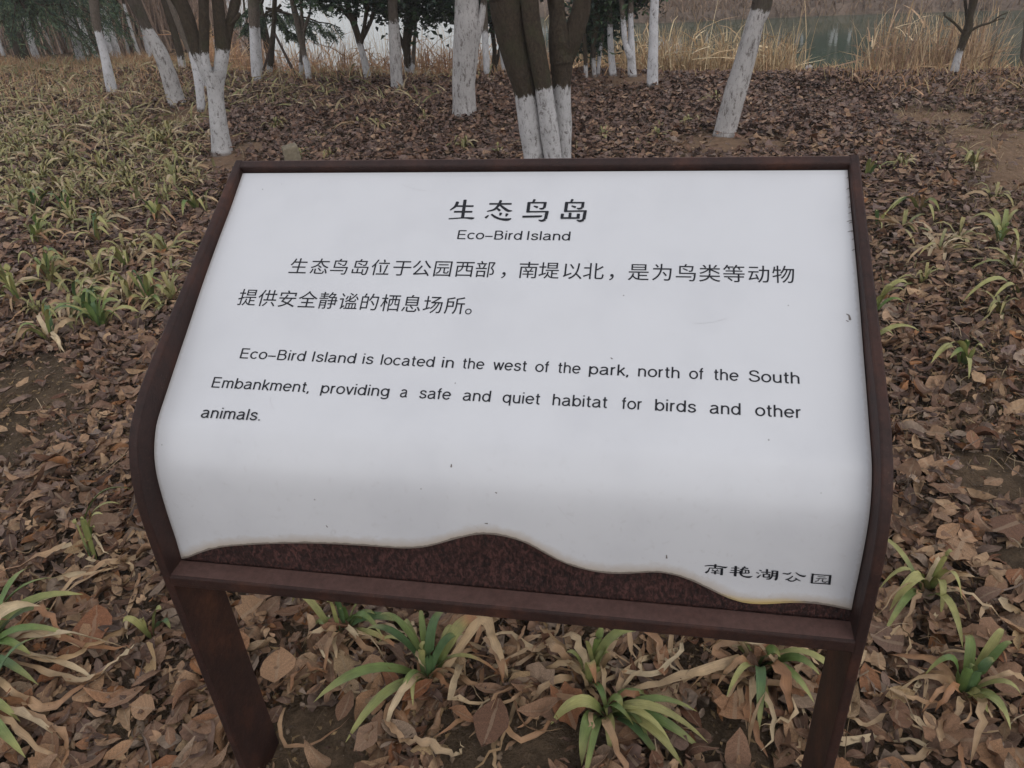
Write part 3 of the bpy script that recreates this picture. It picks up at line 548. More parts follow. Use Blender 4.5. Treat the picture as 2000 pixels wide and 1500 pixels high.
# ------------------------------------------------------------------ leaf litter
def leaf_proto(rows,ratio,curl,fold,twist,crinkle,seed,point=1.0,stem=True):
    r=np.random.default_rng(seed); t=np.linspace(0,1,rows+1)
    wv=ratio*np.sin(np.pi*np.clip(t,0,1)**point)**.75*.5; wv[0]=.012;wv[-1]=.004
    V=[];uv=[]
    for i,(a,b) in enumerate(zip(t,wv)):
        ang=twist*(a-.5)
        for j,sx in enumerate((-1,0,1)):
            x=sx*b*(1-.25*abs(fold)); z=fold*b*abs(sx)*1.2+curl*(a-.5)**2*1.6
            z+=(r.random()-.5)*crinkle; x+=(r.random()-.5)*crinkle*.5*(sx!=0)
            x2=x*math.cos(ang)-(z-curl*(a-.5)**2*1.6)*math.sin(ang); z2=x*math.sin(ang)+z*math.cos(ang)
            V.append((x2,a-.5,z2)); uv.append((sx*.5,a))
    F=[]
    for i in range(rows):
        for j in (0,1):
            a=i*3+j; F+=[(a,a+1,a+4),(a,a+4,a+3)]
    V=np.array(V)
    return V,np.array(F),np.array(uv)
def lobed_proto(n,seed,crinkle=.06,curl=.3):
    r=np.random.default_rng(seed); V=[(0,0,0)];uv=[(0,.3)]
    for i in range(n):
        a=2*math.pi*i/n-math.pi/2; lob=.36+.16*abs(math.cos(2.5*(a+math.pi/2)))+r.random()*.05
        if i%2: lob*=.82
        x,y=lob*math.cos(a),lob*math.sin(a)+.05
        V.append((x,y,curl*(x*x*1.3+ .4*y*y)+(r.random()-.5)*crinkle*2)); uv.append((x,y+.5))
    # mid ring for relief
    V2=[];
    F=[(0,1+i,1+(i+1)%n) for i in range(n)]
    return np.array(V),np.array(F),np.array(uv)
def rotmats(az,tilt,taz,flip):
    """yaw about z, then tilt about a random horizontal axis"""
    c,s=np.cos(az),np.sin(az); N=len(az)
    Rz=np.zeros((N,3,3));Rz[:,0,0]=c;Rz[:,0,1]=-s;Rz[:,1,0]=s;Rz[:,1,1]=c;Rz[:,2,2]=1
    ax=np.stack([np.cos(taz),np.sin(taz),np.zeros(N)],1); K=np.zeros((N,3,3))
    K[:,0,2]=ax[:,1];K[:,1,2]=-ax[:,0];K[:,2,0]=-ax[:,1];K[:,2,1]=ax[:,0]
    st=np.sin(tilt)[:,None,None];ct=(1-np.cos(tilt))[:,None,None]
    Rt=np.eye(3)[None]+st*K+ct*(K@K)
    fl=np.ones((N,3));fl[flip]=[1,-1,-1]
    return (Rt@Rz)*fl[:,None,:]
def scatter(protos,which,pos,R,scl,col,colvar=.12):
    """merge instances; returns V,F,C,UV"""
    Vs=[];Fs=[];Cs=[];Us=[];off=0
    for k,(PV,PF,PU) in enumerate(protos):
        m_=which==k; N=int(m_.sum())
        if N==0: continue
        P=PV[None]*scl[m_][:,None,:]
        P=np.einsum('nij,nvj->nvi',R[m_],P)+pos[m_][:,None,:]
        nv=len(PV); Vs.append(P.reshape(-1,3))
        Fs.append((PF[None]+np.arange(N)[:,None,None]*nv+off).reshape(-1,3)); off+=N*nv
        sh=1+(rng.random((N,nv,1))-.5)*colvar*2
        Cs.append((col[m_][:,None,:]*sh).reshape(-1,3)); Us.append(np.broadcast_to(PU[None],(N,nv,2)).reshape(-1,2))
    return np.vstack(Vs),np.vstack(Fs),np.vstack(Cs),np.vstack(Us)
PAL=np.array([(.130,.080,.058),(.092,.060,.049),(.180,.112,.075),(.240,.155,.100),(.145,.102,.084),(.115,.058,.036),(.300,.205,.130),(.205,.158,.125),(.070,.048,.040),(.215,.105,.050)])
PW_FAR=np.array([.24,.2,.16,.07,.15,.06,.03,.04,.05,.0]); PW_NEAR=np.array([.14,.07,.18,.18,.12,.06,.12,.07,.02,.04])
def leafcols(n,near):
    a=PAL[rng.choice(10,n,p=PW_NEAR/PW_NEAR.sum())];b=PAL[rng.choice(10,n,p=PW_FAR/PW_FAR.sum())]
    c=np.where((rng.random(n)<near)[:,None],a*np.array([1.03,.97,.89]),b*np.array([1.03,.98,.99])); return c*(1+(rng.random((n,1))-.5)*.4)*LEAFK
LEAFK=1.16
near_p=[leaf_proto(6,.44,.35,.45,.5,.05,1),leaf_proto(6,.5,-.4,.3,-.8,.06,2),leaf_proto(6,.36,.7,.6,1.2,.05,3),leaf_proto(6,.55,.2,-.3,.4,.08,4,1.2),leaf_proto(6,.42,-.25,.8,-1.2,.05,5),leaf_proto(6,.3,1.0,.3,1.8,.05,6),lobed_proto(16,7,.11,.6),lobed_proto(14,8,.13,-.5),leaf_proto(6,.7,.3,.2,.2,.10,9,.9)]
mid_p=[leaf_proto(3,.48,.3,.35,.4,.07,11),leaf_proto(3,.55,-.3,.2,-.5,.08,12),leaf_proto(3,.42,.5,.4,.9,.07,13),lobed_proto(8,14,.12,.5),lobed_proto(9,15,.14,-.5)]
far_p=[leaf_proto(2,.55,.4,.3,.3,.12,21),leaf_proto(2,.65,-.4,.2,-.4,.12,22),lobed_proto(5,23,.2,.5)]
def wedge(n,y0,y1):
    """uniform points on the visible wedge of ground, with a margin"""
    y=np.sqrt(rng.random(n)*((y1+1.1)**2-(y0+1.1)**2)+(y0+1.1)**2)-1.1
    x=(rng.random(n)*2-1)*(.64*y+.75); return x,y
def area(y0,y1): return (.64*(y1*y1-y0*y0)+1.5*(y1-y0))
# green ground cover zone: fewer loose leaves there
def lush(x,y):
    """0..1, how much the strap-leaved ground cover takes over (left side)"""
    px,py,_=toproj(np.stack([x,y,np.zeros_like(x)],1))
    a=sstep(470,260,px)*sstep(520,330,py)*.85
    b=sstep(1000,700,px)*sstep(235,200,py)*.55
    return np.clip(np.maximum(a,b)*(0.15+1.5*vnoise(x*1.3,y*1.3,11)),0,1)
def litter(y0,y1,dens,protos,smin,smax,tilt,zst,seed,spow=1.4):
    n=int(area(y0,y1)*dens); x,y=wedge(n,y0,y1)
    px,py,_=toproj(np.stack([x,y,np.zeros_like(x)],1))
    b=bareness(x,y)
    keep=rng.random(n)<(1-.93*b)*(1-.35*lush(x,y))*(.55+.75*vnoise(x*2.2,y*2.2,21))
    # right-hand side is thinner, with soil and straw showing
    keep&=rng.random(n)<1-.45*sstep(1650,1950,px)*(py<900)*(py>150)
    if y1>9: keep&=(y<ridge(x)+.9)
    x,y=x[keep],y[keep];n=len(x)
    z=hgt(x,y)+rng.random(n)*zst+.006
    R=rotmats(rng.random(n)*6.283,np.abs(rng.normal(0,tilt,n)),rng.random(n)*6.283,rng.random(n)<.4)
    s=smin+(smax-smin)*rng.random(n)**spow; sc3=np.stack([s*(.8+.4*rng.random(n)),s,s*(.7+1.0*rng.random(n))],1)
    near=np.clip(1.2-(y-1)/4.5,0,1)
    c=leafcols(n,near); 
    return np.stack([x,y,z],1),R,sc3,c,rng.integers(0,len(protos),n)
parts=[]
p1=litter(.55,3.3,3000,near_p,.018,.108,.48,.042,1,2.3)
w8=p1[4]; w8[(w8==6)|(w8==7)]=np.where(rng.random(((w8==6)|(w8==7)).sum())<.5,w8[(w8==6)|(w8==7)],0)
# pick the 300 that show largest as objects of their own
px,py,zz=toproj(p1[0]); showx=(px>-40)&(px<2040)&(py>0)&(py<1540)
size=p1[2][:,1]*p1[2][:,0]/zz**2*(.4+.6*(p1[0][:,2]-hgt(p1[0][:,0],p1[0][:,1]))/.048)*showx
# not hidden behind the board
def behind_board(px,py):
    l=np.interp(py,[315,850,1130,1500],[460,255,330,470]); r=np.interp(py,[300,900,1290,1500],[1680,1745,1690,1640])
    return (px>l)&(px<r)&(py>305)&(py<1150+.1*(px-330)*.98)
size=size*(~behind_board(px,py))
top=np.argsort(-size)[:280]; mask=np.zeros(len(size),bool); mask[top]=True
protome=[mesh('dry_leaf',PV*np.array([1,1,1]),PF,M_LEAF1,uv=PU,smooth=True) for PV,PF,PU in near_p]
for i in top:
    o=obj('dry_leaf',protome[p1[4][i]],ground)
    Rm=p1[1][i]; s=p1[2][i]
    M=Matrix([[float(Rm[a,b]*s[b]) for b in range(3)]+[float(p1[0][i][a]+(.006 if a==2 else 0))] for a in range(3)]+[[0,0,0,1]])
    o.matrix_world=M
rest=~mask
# a few extra large flat leaves seen near the reader
for q,(a,b,sz_,w_) in enumerate([(185,1232,.15,8),(962,1436,.12,8),(905,1415,.085,4),(250,1372,.10,0),(1440,1480,.11,3),(1232,1450,.08,1),(548,1318,.13,8),(1640,1345,.11,0),(1962,1040,.11,7),(1715,965,.13,6),(60,1400,.09,8),(1870,1085,.12,7),(820,1370,.09,0),(1560,1370,.10,3),(680,1400,.10,0),(120,930,.12,1),(300,960,.09,0),(1900,860,.10,0),(420,1420,.10,8)]):
    g=at_z(a,b,.04); g[2]=float(hgt(g[0],g[1]))+.05; Rm=rotmats(np.array([rng.random()*6.28]),np.array([.22*rng.random()]),np.array([rng.random()*6]),np.array([False]))[0]
    o=obj('dry_leaf',protome[w_],ground); sv=(sz_*1.05,sz_,sz_*.6)
    o.matrix_world=Matrix([[float(Rm[i,j]*sv[j]) for j in range(3)]+[float(g[i])] for i in range(3)]+[[0,0,0,1]])
A=[scatter(near_p,p1[4][rest],p1[0][rest],p1[1][rest],p1[2][rest],p1[3][rest])]
for args in ((3.3,6.6,2100,mid_p,.030,.076,.45,.045,2),(6.6,11.5,1400,far_p,.034,.074,.45,.045,3)):
    q=litter(*args); A.append(scatter(args[3],q[4],q[0],q[1],q[2],q[3]))
# small leaflets, broken bits
tiny_p=[leaf_proto(2,.3,.5,.3,.6,.10,31),leaf_proto(2,.42,-.5,.3,.6,.12,32)]
n=int(area(.55,4.2)*2600); x,y=wedge(n,.55,4.2); pxx,pyy,_=toproj(np.stack([x,y,0*x],1))
yel=(vnoise(x*2.5,y*2.5,41)>.60); kp=rng.random(n)<np.where(yel,1,.45)*(1-.75*bareness(x,y)); x,y,yel=x[kp],y[kp],yel[kp]; n=len(x)
R=rotmats(rng.random(n)*6.283,np.abs(rng.normal(0,.5,n)),rng.random(n)*6.283,rng.random(n)<.5); s=.010+.022*rng.random(n)
c=np.where(yel[:,None]&(rng.random((n,1))<.6),np.array([.19,.125,.06]),np.array([.14,.095,.065]))*(.6+.8*rng.random((n,1)))
A.append(scatter(tiny_p,rng.integers(0,2,n),np.stack([x,y,hgt(x,y)+.004+rng.random(n)*.034],1),R,np.stack([s,s,s],1),c))
off=0;VV=[];FF=[];CC=[];UU=[]
for V,F,C,U in A: VV.append(V);FF.append(F+off);CC.append(C);UU.append(U);off+=len(V)
litter_o=obj('leaf_litter',mesh('leaf_litter',np.vstack(VV),np.vstack(FF),M_LEAF,col=np.vstack(CC),uv=np.vstack(UU),smooth=True))
tag(litter_o,'brown dead leaves thickly covering the ground under the trees','leaf litter',kind='stuff')
# soil crumbs and small stones
ico=bmesh.new(); bmesh.ops.create_icosphere(ico,subdivisions=1,radius=.5); ICV=np.array([v.co[:] for v in ico.verts]); ICF=np.array([[v.index for v in f.verts] for f in ico.faces]); ico.free()
n=9000; x,y=wedge(n,.5,3.6); b=bareness(x,y); pxx,pyy,_=toproj(np.stack([x,y,0*x],1)); kp=(rng.random(n)<.12+.88*b); x,y=x[kp],y[kp]; n=len(x)
R=rotmats(rng.random(n)*6.283,rng.random(n)*3,rng.random(n)*6.283,rng.random(n)<.5); s=.004+.016*rng.random(n)**3
IC=ICV*(1+(rng.random((len(ICV),1))-.5)*.5)
c=np.array([.16,.115,.078])*(.6+.8*rng.random((n,1)))
V,F,C,U=scatter([(IC,ICF,np.zeros((len(IC),2)))],np.zeros(n,int),np.stack([x,y,hgt(x,y)+.003],1),R,np.stack([s,s*.8,s*.6],1),c)
cr=obj('soil_crumbs',mesh('soil_crumbs',V,F,M_COL,col=C)); tag(cr,'crumbs of light brown soil on the bare patches between leaves','soil crumbs',kind='stuff')
# ------------------------------------------------------------------ ribbons: straw, strap leaves, reeds
def ribbons(P,Wd,nrm_tw,fold=.0,across=2):
    """P:(N,K,3) centre lines, Wd:(N,K) widths, nrm_tw:(N,K) twist angle. returns V,F,st"""
    N,K,_=P.shape
    d=np.gradient(P,axis=1); d/=np.linalg.norm(d,axis=2,keepdims=True)+1e-9
    upv=np.array([0,0,1.])+0*d; side=np.cross(d,upv); ln=np.linalg.norm(side,axis=2,keepdims=True); 
    # fallback for vertical
    alt=np.cross(d,np.array([.3,.95,0.])); side=np.where(ln>.25,side/np.maximum(ln,1e-6),alt/(np.linalg.norm(alt,axis=2,keepdims=True)+1e-9))
    nn=np.cross(side,d); c=np.cos(nrm_tw)[...,None];s=np.sin(nrm_tw)[...,None]
    sd=side*c+nn*s; n2=-side*s+nn*c
    rows=[]
    xs_=(-.5,.5) if across==2 else (-.5,0,.5)
    for a in xs_: rows.append(P+sd*(Wd[...,None]*a)+n2*(Wd[...,None]*abs(a)*fold))
    V=np.stack(rows,2) # N,K,A,3
    A_=len(xs_); base=(np.arange(N)[:,None,None]*K+np.arange(K-1)[None,:,None])*A_+np.arange(A_-1)[None,None,:]
    F=np.stack([base,base+1,base+A_+1,base+A_],-1).reshape(-1,4)
    st=np.zeros((N,K,A_,2)); st[...,0]=np.array(xs_)[None,None,:]; st[...,1]=np.linspace(0,1,K)[None,:,None]
    st[...,1]+=np.arange(N)[:,None,None]*1.7
    return V.reshape(-1,3),F,st.reshape(-1,2)
# straw and thin stalks lying on the litter
n=3800; x,y=wedge(n,.6,7); pxx,pyy,_=toproj(np.stack([x,y,0*x],1))
kp=rng.random(n)<.35+.65*sstep(1500,1850,pxx); x,y=x[kp],y[kp]; n=len(x)
K=6; a=rng.random(n)*6.283; Ls=.05+.16*rng.random(n)**1.5; cv=rng.normal(0,.9,n)
t=np.linspace(-.5,.5,K); ang=a[:,None]+cv[:,None]*t[None]
dx=np.cumsum(np.cos(ang),1)*(Ls/K)[:,None]; dy=np.cumsum(np.sin(ang),1)*(Ls/K)[:,None]
P=np.stack([x[:,None]+dx,y[:,None]+dy,0*dx],-1); P[...,2]=hgt(P[...,0],P[...,1])+.026+.03*rng.random((n,1))+.02*np.sin(t*3+rng.random((n,1))*6)
Wd=(.0012+.0028*rng.random((n,1))**2)*np.ones((1,K))
V,F,st=ribbons(P,Wd,rng.random((n,1))*3+0*Wd)
c=np.array([(.27,.19,.11),(.33,.25,.16),(.20,.14,.09)])[rng.integers(0,3,n)]*(.7+.5*rng.random((n,1))); C=np.repeat(c,K*2,0)
so=obj('dry_straw',mesh('dry_straw',V,F,M_COL,col=C)); tag(so,'thin pale straw stalks scattered over the fallen leaves','straw',kind='stuff')

# sparse dry grass over the right-hand slope
n=26000; x,y=wedge(n,2.0,8.6); pxx,pyy,_=toproj(np.stack([x,y,0*x],1)); kp=(rng.random(n)<sstep(1480,1850,pxx)*(.15+.9*vnoise(x*1.6,y*1.6,61)))&(y<ridge(x)+.3); SG=(x[kp],y[kp])
# fallen twigs
n=420; x,y=wedge(n,.7,6.5); K=5; a=rng.random(n)*6.283; Ls=.08+.22*rng.random(n)**1.5; t=np.linspace(-.5,.5,K); ang=a[:,None]+rng.normal(0,.5,n)[:,None]*t[None]+rng.normal(0,.12,(n,K))
P=np.stack([x[:,None]+np.cumsum(np.cos(ang),1)*(Ls/K)[:,None],y[:,None]+np.cumsum(np.sin(ang),1)*(Ls/K)[:,None],0*ang],-1); P[...,2]=hgt(P[...,0],P[...,1])+.045+.02*rng.random((n,1))+.02*t[None]*rng.normal(0,1,(n,1))
V,F,st=ribbons(P,(.002+.004*rng.random((n,1))**2)*np.ones((1,K)),.4+0*ang,.8,3); C=np.repeat(np.array([.10,.072,.055])*(.6+1.2*rng.random((n,1))),K*3,0)
tw_o=obj('fallen_twigs',mesh('fallen_twigs',V,F,M_COL,col=C)); tag(tw_o,'thin dark twigs lying loosely on the leaf litter','twigs',kind='stuff')
# strap-leaved clumps -------------------------------------------------
GR=[(.095,.145,.04),(.13,.17,.05),(.07,.12,.045),(.17,.185,.06)]; YL=(.30,.27,.10); DR=[(.38,.265,.15),(.31,.20,.11),(.44,.34,.21),(.25,.125,.06)]
def blade_curve(base,tip,arch,K=11,sway=0.0):
    """quadratic-ish arch from base to tip rising by arch above the chord"""
    base=np.array(base,float);tip=np.array(tip,float); t=np.linspace(0,1,K)[:,None]
    ctl=(base*.55+tip*.45); ctl[2]=max(base[2],tip[2])+arch*1.6; ctl[0]+=sway
    return (1-t)**2*base+2*t*(1-t)*ctl+t*t*tip
def blade_mesh(name,P,width,kind,seed,fold=.35):
    r=np.random.default_rng(seed); K=len(P); t=np.linspace(0,1,K)
    wv=width*(np.sin(np.pi*np.clip(t*.92+.10,0,1))**.55); wv[-1]=.0008; wv[0]=width*.55
    if kind=='dry':
        tw=np.cumsum(r.normal(0,.26,K)); wv=wv*(.7+.35*r.random(K)); P=P+r.normal(0,.003,(K,3))*np.minimum(1,t*3)[:,None]
        c0=np.array(DR[r.integers(0,4)]); c1=np.array(DR[r.integers(0,4)]); C=c0*(1-t[:,None])+c1*t[:,None]; C=C*(.85+.3*r.random((K,1)))
    else:
        tw=np.cumsum(r.normal(0,.07,K))+r.normal(0,.3); g=np.array(GR[r.integers(0,4)]); yl=np.array(YL)
        e=.9 if kind=='green' else .35
        f=sstep(e-.3,e+.15,t)[:,None]*.8; C=g*(1-f)+yl*f
        if kind=='tan': C=C*(1-sstep(.55,.8,t)[:,None])+np.array(DR[3])*1.2*sstep(.55,.8,t)[:,None]
    V,F,st=ribbons(P[None],wv[None],tw[None],fold,3)
    C=np.repeat(C,3,0)
    # clear mid-rib: slightly paler centre line
    C=C.reshape(K,3,3); C[:,1]*=1.12; C=C.reshape(-1,3)
    return V,F,st,C
def clump(px,py,blades,label,group=None,seed=0,bz=0.0):
    """blades: list of (tip_px,tip_py,tip_height,arch,width,kind)"""
    b=at_z(px,py,0.02); b[2]=float(hgt(b[0],b[1])); root=empty('strap_leaf_plant',b); tag(root,label,'plant',group or 'strap-leaved plants around the board')
    r=np.random.default_rng(seed+100)
    for i,(tx,ty,h,arch,wd,kd) in enumerate(blades):
        tp=at_z(tx,ty,h+.035); bs=np.array(b)+np.array([r.normal(0,.008),r.normal(0,.008),.0])
        L_=np.linalg.norm(tp-bs)
        if L_>.62: tp=bs+(tp-bs)*.62/L_
        wd*=1.45; P=blade_curve(bs,tp,arch+.015,11,r.normal(0,.01))-np.array(b)
        V,F,st,C=blade_mesh('blade',P,wd,kd,seed*31+i)
        obj('leaf_blade' if kd!='dry' else 'withered_blade',mesh('leaf_blade',V,F,M_BLADE,col=C,uv=st,smooth=True),root)
    return root
def rnd_blades(px,py,n,seed,rad=.18,dry=.3,size=1.0,wd=.016,hmax=.14):
    r=np.random.default_rng(seed); b=at_z(px,py,0); out=[]
    for i in range(n):
        a=r.random()*6.283; R_=rad*(.45+.6*r.random())*size; kd='dry' if r.random()<dry else ('green' if r.random()<.55 else ('yellow' if r.random()<.8 else 'tan'))
        h=.01 if kd=='dry' else max(.01,hmax*r.random()*size); 
        if h>.09*size: R_*=.55
        q=b+np.array([math.cos(a)*R_,math.sin(a)*R_,h]); X_,Y_,_=toproj(q)
        out.append((float(X_[0]),float(Y_[0]),h,(.03+.06*r.random())*size,wd*(.6+.5*r.random())*size,kd))
    return out
HERO=[
 (838,1335,[(612,1372,.03,.07,.020,'green'),(675,1450,.015,.07,.017,'green'),(715,1228,.12,.03,.016,'green'),(742,1200,.16,.02,.016,'green'),(790,1212,.10,.03,.014,'green'),(823,1192,.15,.02,.012,'green'),(872,1193,.17,.02,.017,'green'),(832,1255,.12,.0,.012,'yellow'),(935,1205,.15,.02,.022,'tan'),(990,1330,.02,.09,.013,'tan'),(905,1240,.12,.02,.014,'green'),(752,1440,.01,.08,.014,'dry'),(925,1345,.01,.05,.016,'dry'),(985,1300,.02,.06,.018,'dry'),(890,1370,.01,.03,.014,'dry')],'big green strap-leaved plant under the middle of the board, blades spread wide'),
 (672,1248,[(640,1172,.14,.0,.014,'yellow'),(654,1172,.15,.0,.015,'green'),(664,1190,.11,.0,.012,'green'),(738,1203,.08,.02,.015,'green'),(790,1217,.06,.03,.016,'green'),(718,1215,.06,.02,.012,'green'),(588,1270,.01,.05,.014,'dry'),(640,1262,.01,.04,.014,'dry')],'small green plant of upright blades just under the lower rail, left of centre'),
 (1153,1348,[(1176,1225,.16,.0,.014,'green'),(1209,1250,.12,.01,.015,'green'),(1250,1232,.15,.02,.017,'green'),(1146,1254,.14,.0,.011,'yellow'),(1104,1277,.10,.02,.012,'green'),(1190,1275,.10,.01,.014,'green'),(1050,1330,.02,.07,.016,'dry'),(1100,1240,.06,.05,.015,'dry'),(1215,1300,.04,.06,.014,'dry'),(1060,1262,.05,.05,.016,'dry'),(1020,1345,.01,.05,.014,'dry')],'green tuft with withered blades below the board, above the drooping plant'),
 (1178,1404,[(1076,1415,.03,.07,.020,'yellow'),(1136,1496,.02,.05,.019,'green'),(1384,1452,.01,.09,.020,'yellow'),(1362,1390,.04,.05,.015,'green'),(1374,1468,.01,.06,.017,'green'),(1335,1500,.01,.06,.020,'yellow'),(1300,1500,.01,.05,.018,'green'),(1215,1385,.06,.03,.015,'green'),(1240,1420,.05,.04,.014,'green'),(1190,1470,.02,.03,.018,'yellow'),(1255,1372,.05,.04,.014,'dry')],'bright green drooping plant nearest the reader, long blades reaching right'),
 (1478,1312,[(1482,1432,.01,.09,.016,'green'),(1524,1284,.09,.02,.015,'green'),(1601,1318,.05,.04,.014,'green'),(1590,1372,.03,.05,.013,'green'),(1560,1345,.03,.04,.012,'green'),(1380,1275,.08,.06,.016,'dry'),(1310,1352,.01,.06,.020,'dry'),(1400,1340,.02,.06,.016,'dry'),(1545,1410,.01,.09,.022,'dry'),(1460,1460,.005,.08,.016,'dry'),(1410,1380,.01,.04,.016,'dry'),(1560,1260,.05,.05,.014,'dry')],'plant with looping tan withered blades beside the right post'),
 (1882,1362,[(1958,1228,.16,.0,.015,'yellow'),(1978,1256,.15,.01,.013,'green'),(1996,1362,.05,.03,.015,'yellow'),(1930,1392,.02,.03,.016,'yellow'),(1961,1393,.02,.03,.015,'green'),(1945,1290,.11,.01,.014,'green'),(1905,1300,.10,.0,.014,'green'),(1800,1392,.01,.06,.012,'dry'),(1760,1340,.01,.07,.012,'dry'),(1850,1440,.01,.04,.012,'dry')],'green tuft at the right edge of the view, lowest of the right-hand ones'),
 (1806,1160,[(1737,1193,.02,.09,.020,'yellow'),(1786,1137,.06,.02,.014,'green'),(1837,1204,.01,.09,.015,'yellow'),(1881,1268,.005,.08,.013,'yellow'),(1860,1078,.13,.01,.010,'yellow'),(1725,1240,.01,.06,.014,'green'),(1770,1215,.01,.05,.012,'dry'),(1900,1215,.01,.06,.012,'dry')],'yellow-green plant with an arched blade right of the lower right corner of the frame'),
 (178,1087,[(147,1014,.13,.0,.014,'yellow'),(163,1011,.14,.0,.014,'green'),(201,1004,.15,.0,.015,'yellow'),(185,1030,.10,.0,.012,'green'),(215,1050,.05,.03,.010,'dry')],'small upright four-bladed sprout left of the frame'),
 (-40,1290,[(60,1107,.14,.02,.020,'green'),(111,1128,.12,.04,.019,'green'),(163,1161,.08,.06,.022,'green'),(100,1190,.05,.05,.022,'green'),(63,1281,.04,.05,.018,'green'),(75,1338,.03,.05,.020,'green'),(80,1180,.14,.02,.024,'dry'),(160,1262,.02,.09,.024,'dry'),(262,1270,.01,.09,.022,'dry'),(190,1330,.01,.05,.026,'dry'),(140,1240,.06,.06,.016,'green')],'large plant at the left edge with fat green blades and long tan withered ones'),
 (-30,1390,[(90,1385,.01,.03,.022,'dry'),(120,1440,.01,.04,.018,'dry'),(40,1410,.03,.05,.020,'green'),(128,1500,.01,.05,.016,'dry'),(50,1480,.03,.04,.020,'green')],'half seen plant at the lower left edge with a long curling dry blade'),
 (300,1242,[(315,1190,.09,.0,.018,'green'),(240,1216,.05,.02,.012,'yellow'),(333,1228,.03,.02,.016,'green'),(280,1215,.05,.01,.012,'yellow')],'tiny bright green sprout beside the left post'),
 (165,1040,[(262,957,.10,.04,.016,'green'),(235,985,.06,.02,.012,'yellow'),(270,1000,.01,.03,.014,'dry')],'single long dark green blade pointing at the left frame'),
 (1884,704,[(1818,710,.02,.07,.018,'yellow'),(1835,690,.06,.05,.016,'yellow'),(1890,667,.09,.0,.014,'green'),(1920,682,.05,.02,.014,'yellow'),(1892,740,.005,.05,.015,'yellow'),(1855,700,.04,.03,.016,'green')],'yellow-green plant on the leaves right of the frame, halfway up'),
 (1700,600,[(1773,553,.10,.02,.018,'yellow'),(1770,572,.06,.03,.016,'yellow'),(1745,560,.09,.01,.016,'yellow'),(1765,590,.03,.02,.012,'green')],'fan of pale blades half hidden behind the right side of the frame'),
 (1690,668,[(1796,646,.05,.03,.016,'yellow'),(1745,655,.05,.02,.012,'yellow')],'two pale blades sticking out from behind the right side of the frame'),
 (1955,470,[(1885,437,.02,.10,.018,'yellow'),(1930,410,.10,.02,.016,'yellow'),(1965,410,.11,.02,.016,'green'),(1990,480,.01,.08,.016,'yellow'),(1995,412,.09,.03,.016,'yellow'),(1905,425,.06,.05,.016,'yellow'),(1975,440,.06,.02,.015,'green'),(1940,445,.04,.02,.016,'yellow')],'dense yellow-green clump at the right edge, upper part of the slope'),
 (1797,405,[(1722,428,.01,.10,.018,'yellow'),(1740,410,.03,.06,.014,'green'),(1824,432,.005,.06,.015,'yellow'),(1835,412,.03,.05,.014,'green'),(1800,385,.08,.0,.016,'dry'),(1780,380,.08,.0,.012,'dry')],'plant with one long arched blade right of the upper right corner of the frame'),
 (1715,440,[(1712,412,.08,.0,.015,'green'),(1730,420,.05,.01,.013,'yellow'),(1722,448,.02,.02,.013,'yellow')],'small clump hard by the upper right of the frame'),
 (1697,340,[(1712,318,.09,.0,.016,'yellow'),(1700,312,.10,.0,.016,'green'),(1720,330,.05,.02,.014,'green')],'bright tuft at the upper right corner of the frame'),
 (1990,582,[(1880,590,.01,.10,.016,'yellow'),(1940,583,.04,.05,.014,'yellow')],'long pale blade entering from the right edge'),
 (20,560,None,'sprawling yellow plant at the left edge, its withered blades lying flat'),
 (40,590,None,'broad green clump at the left edge above the bare soil'),(75,480,None,'rusty folded clump at the left edge of the ground cover'),
 (95,545,None,'grey-green clump with wide arched blades on the left'),(150,600,None,'arching tan and green clump left of the frame'),
 (180,625,None,'dark green low clump in front of the bare soil'),(255,575,None,'upright greyish tuft left of the sloping frame'),
 (290,590,None,'brown and green clump touching the sloping frame'),(248,517,None,'clump with a rust coloured withered heart left of the frame'),
 (190,470,None,'neat green tuft among dark leaves left of the board'),(75,410,None,'bright green clump among leaves near the left edge'),
 (130,425,None,'yellow-green tuft beside the bright clump at the left'),(310,430,None,'small tuft left of the upper frame'),(385,412,None,'short green tuft touching the upper left of the frame'),
 (200,640,None,'dark glossy low plant below the tan clump'),(100,665,None,'long green blade lying over leaves, left')]
ROOTS=[]
for i,(px_,py_,bl,lab) in enumerate(HERO):
    if bl is not None and i<11 and i not in (7,10): bl=bl+rnd_blades(px_,py_,9,700+i,.20,.62,1.0,.015,.10)
    if bl is None: bl=rnd_blades(px_,py_,10+(i%4)*2,900+i,.22,.38,1.0,.019,.13)
    ROOTS.append(clump(px_,py_,bl,lab,seed=i))
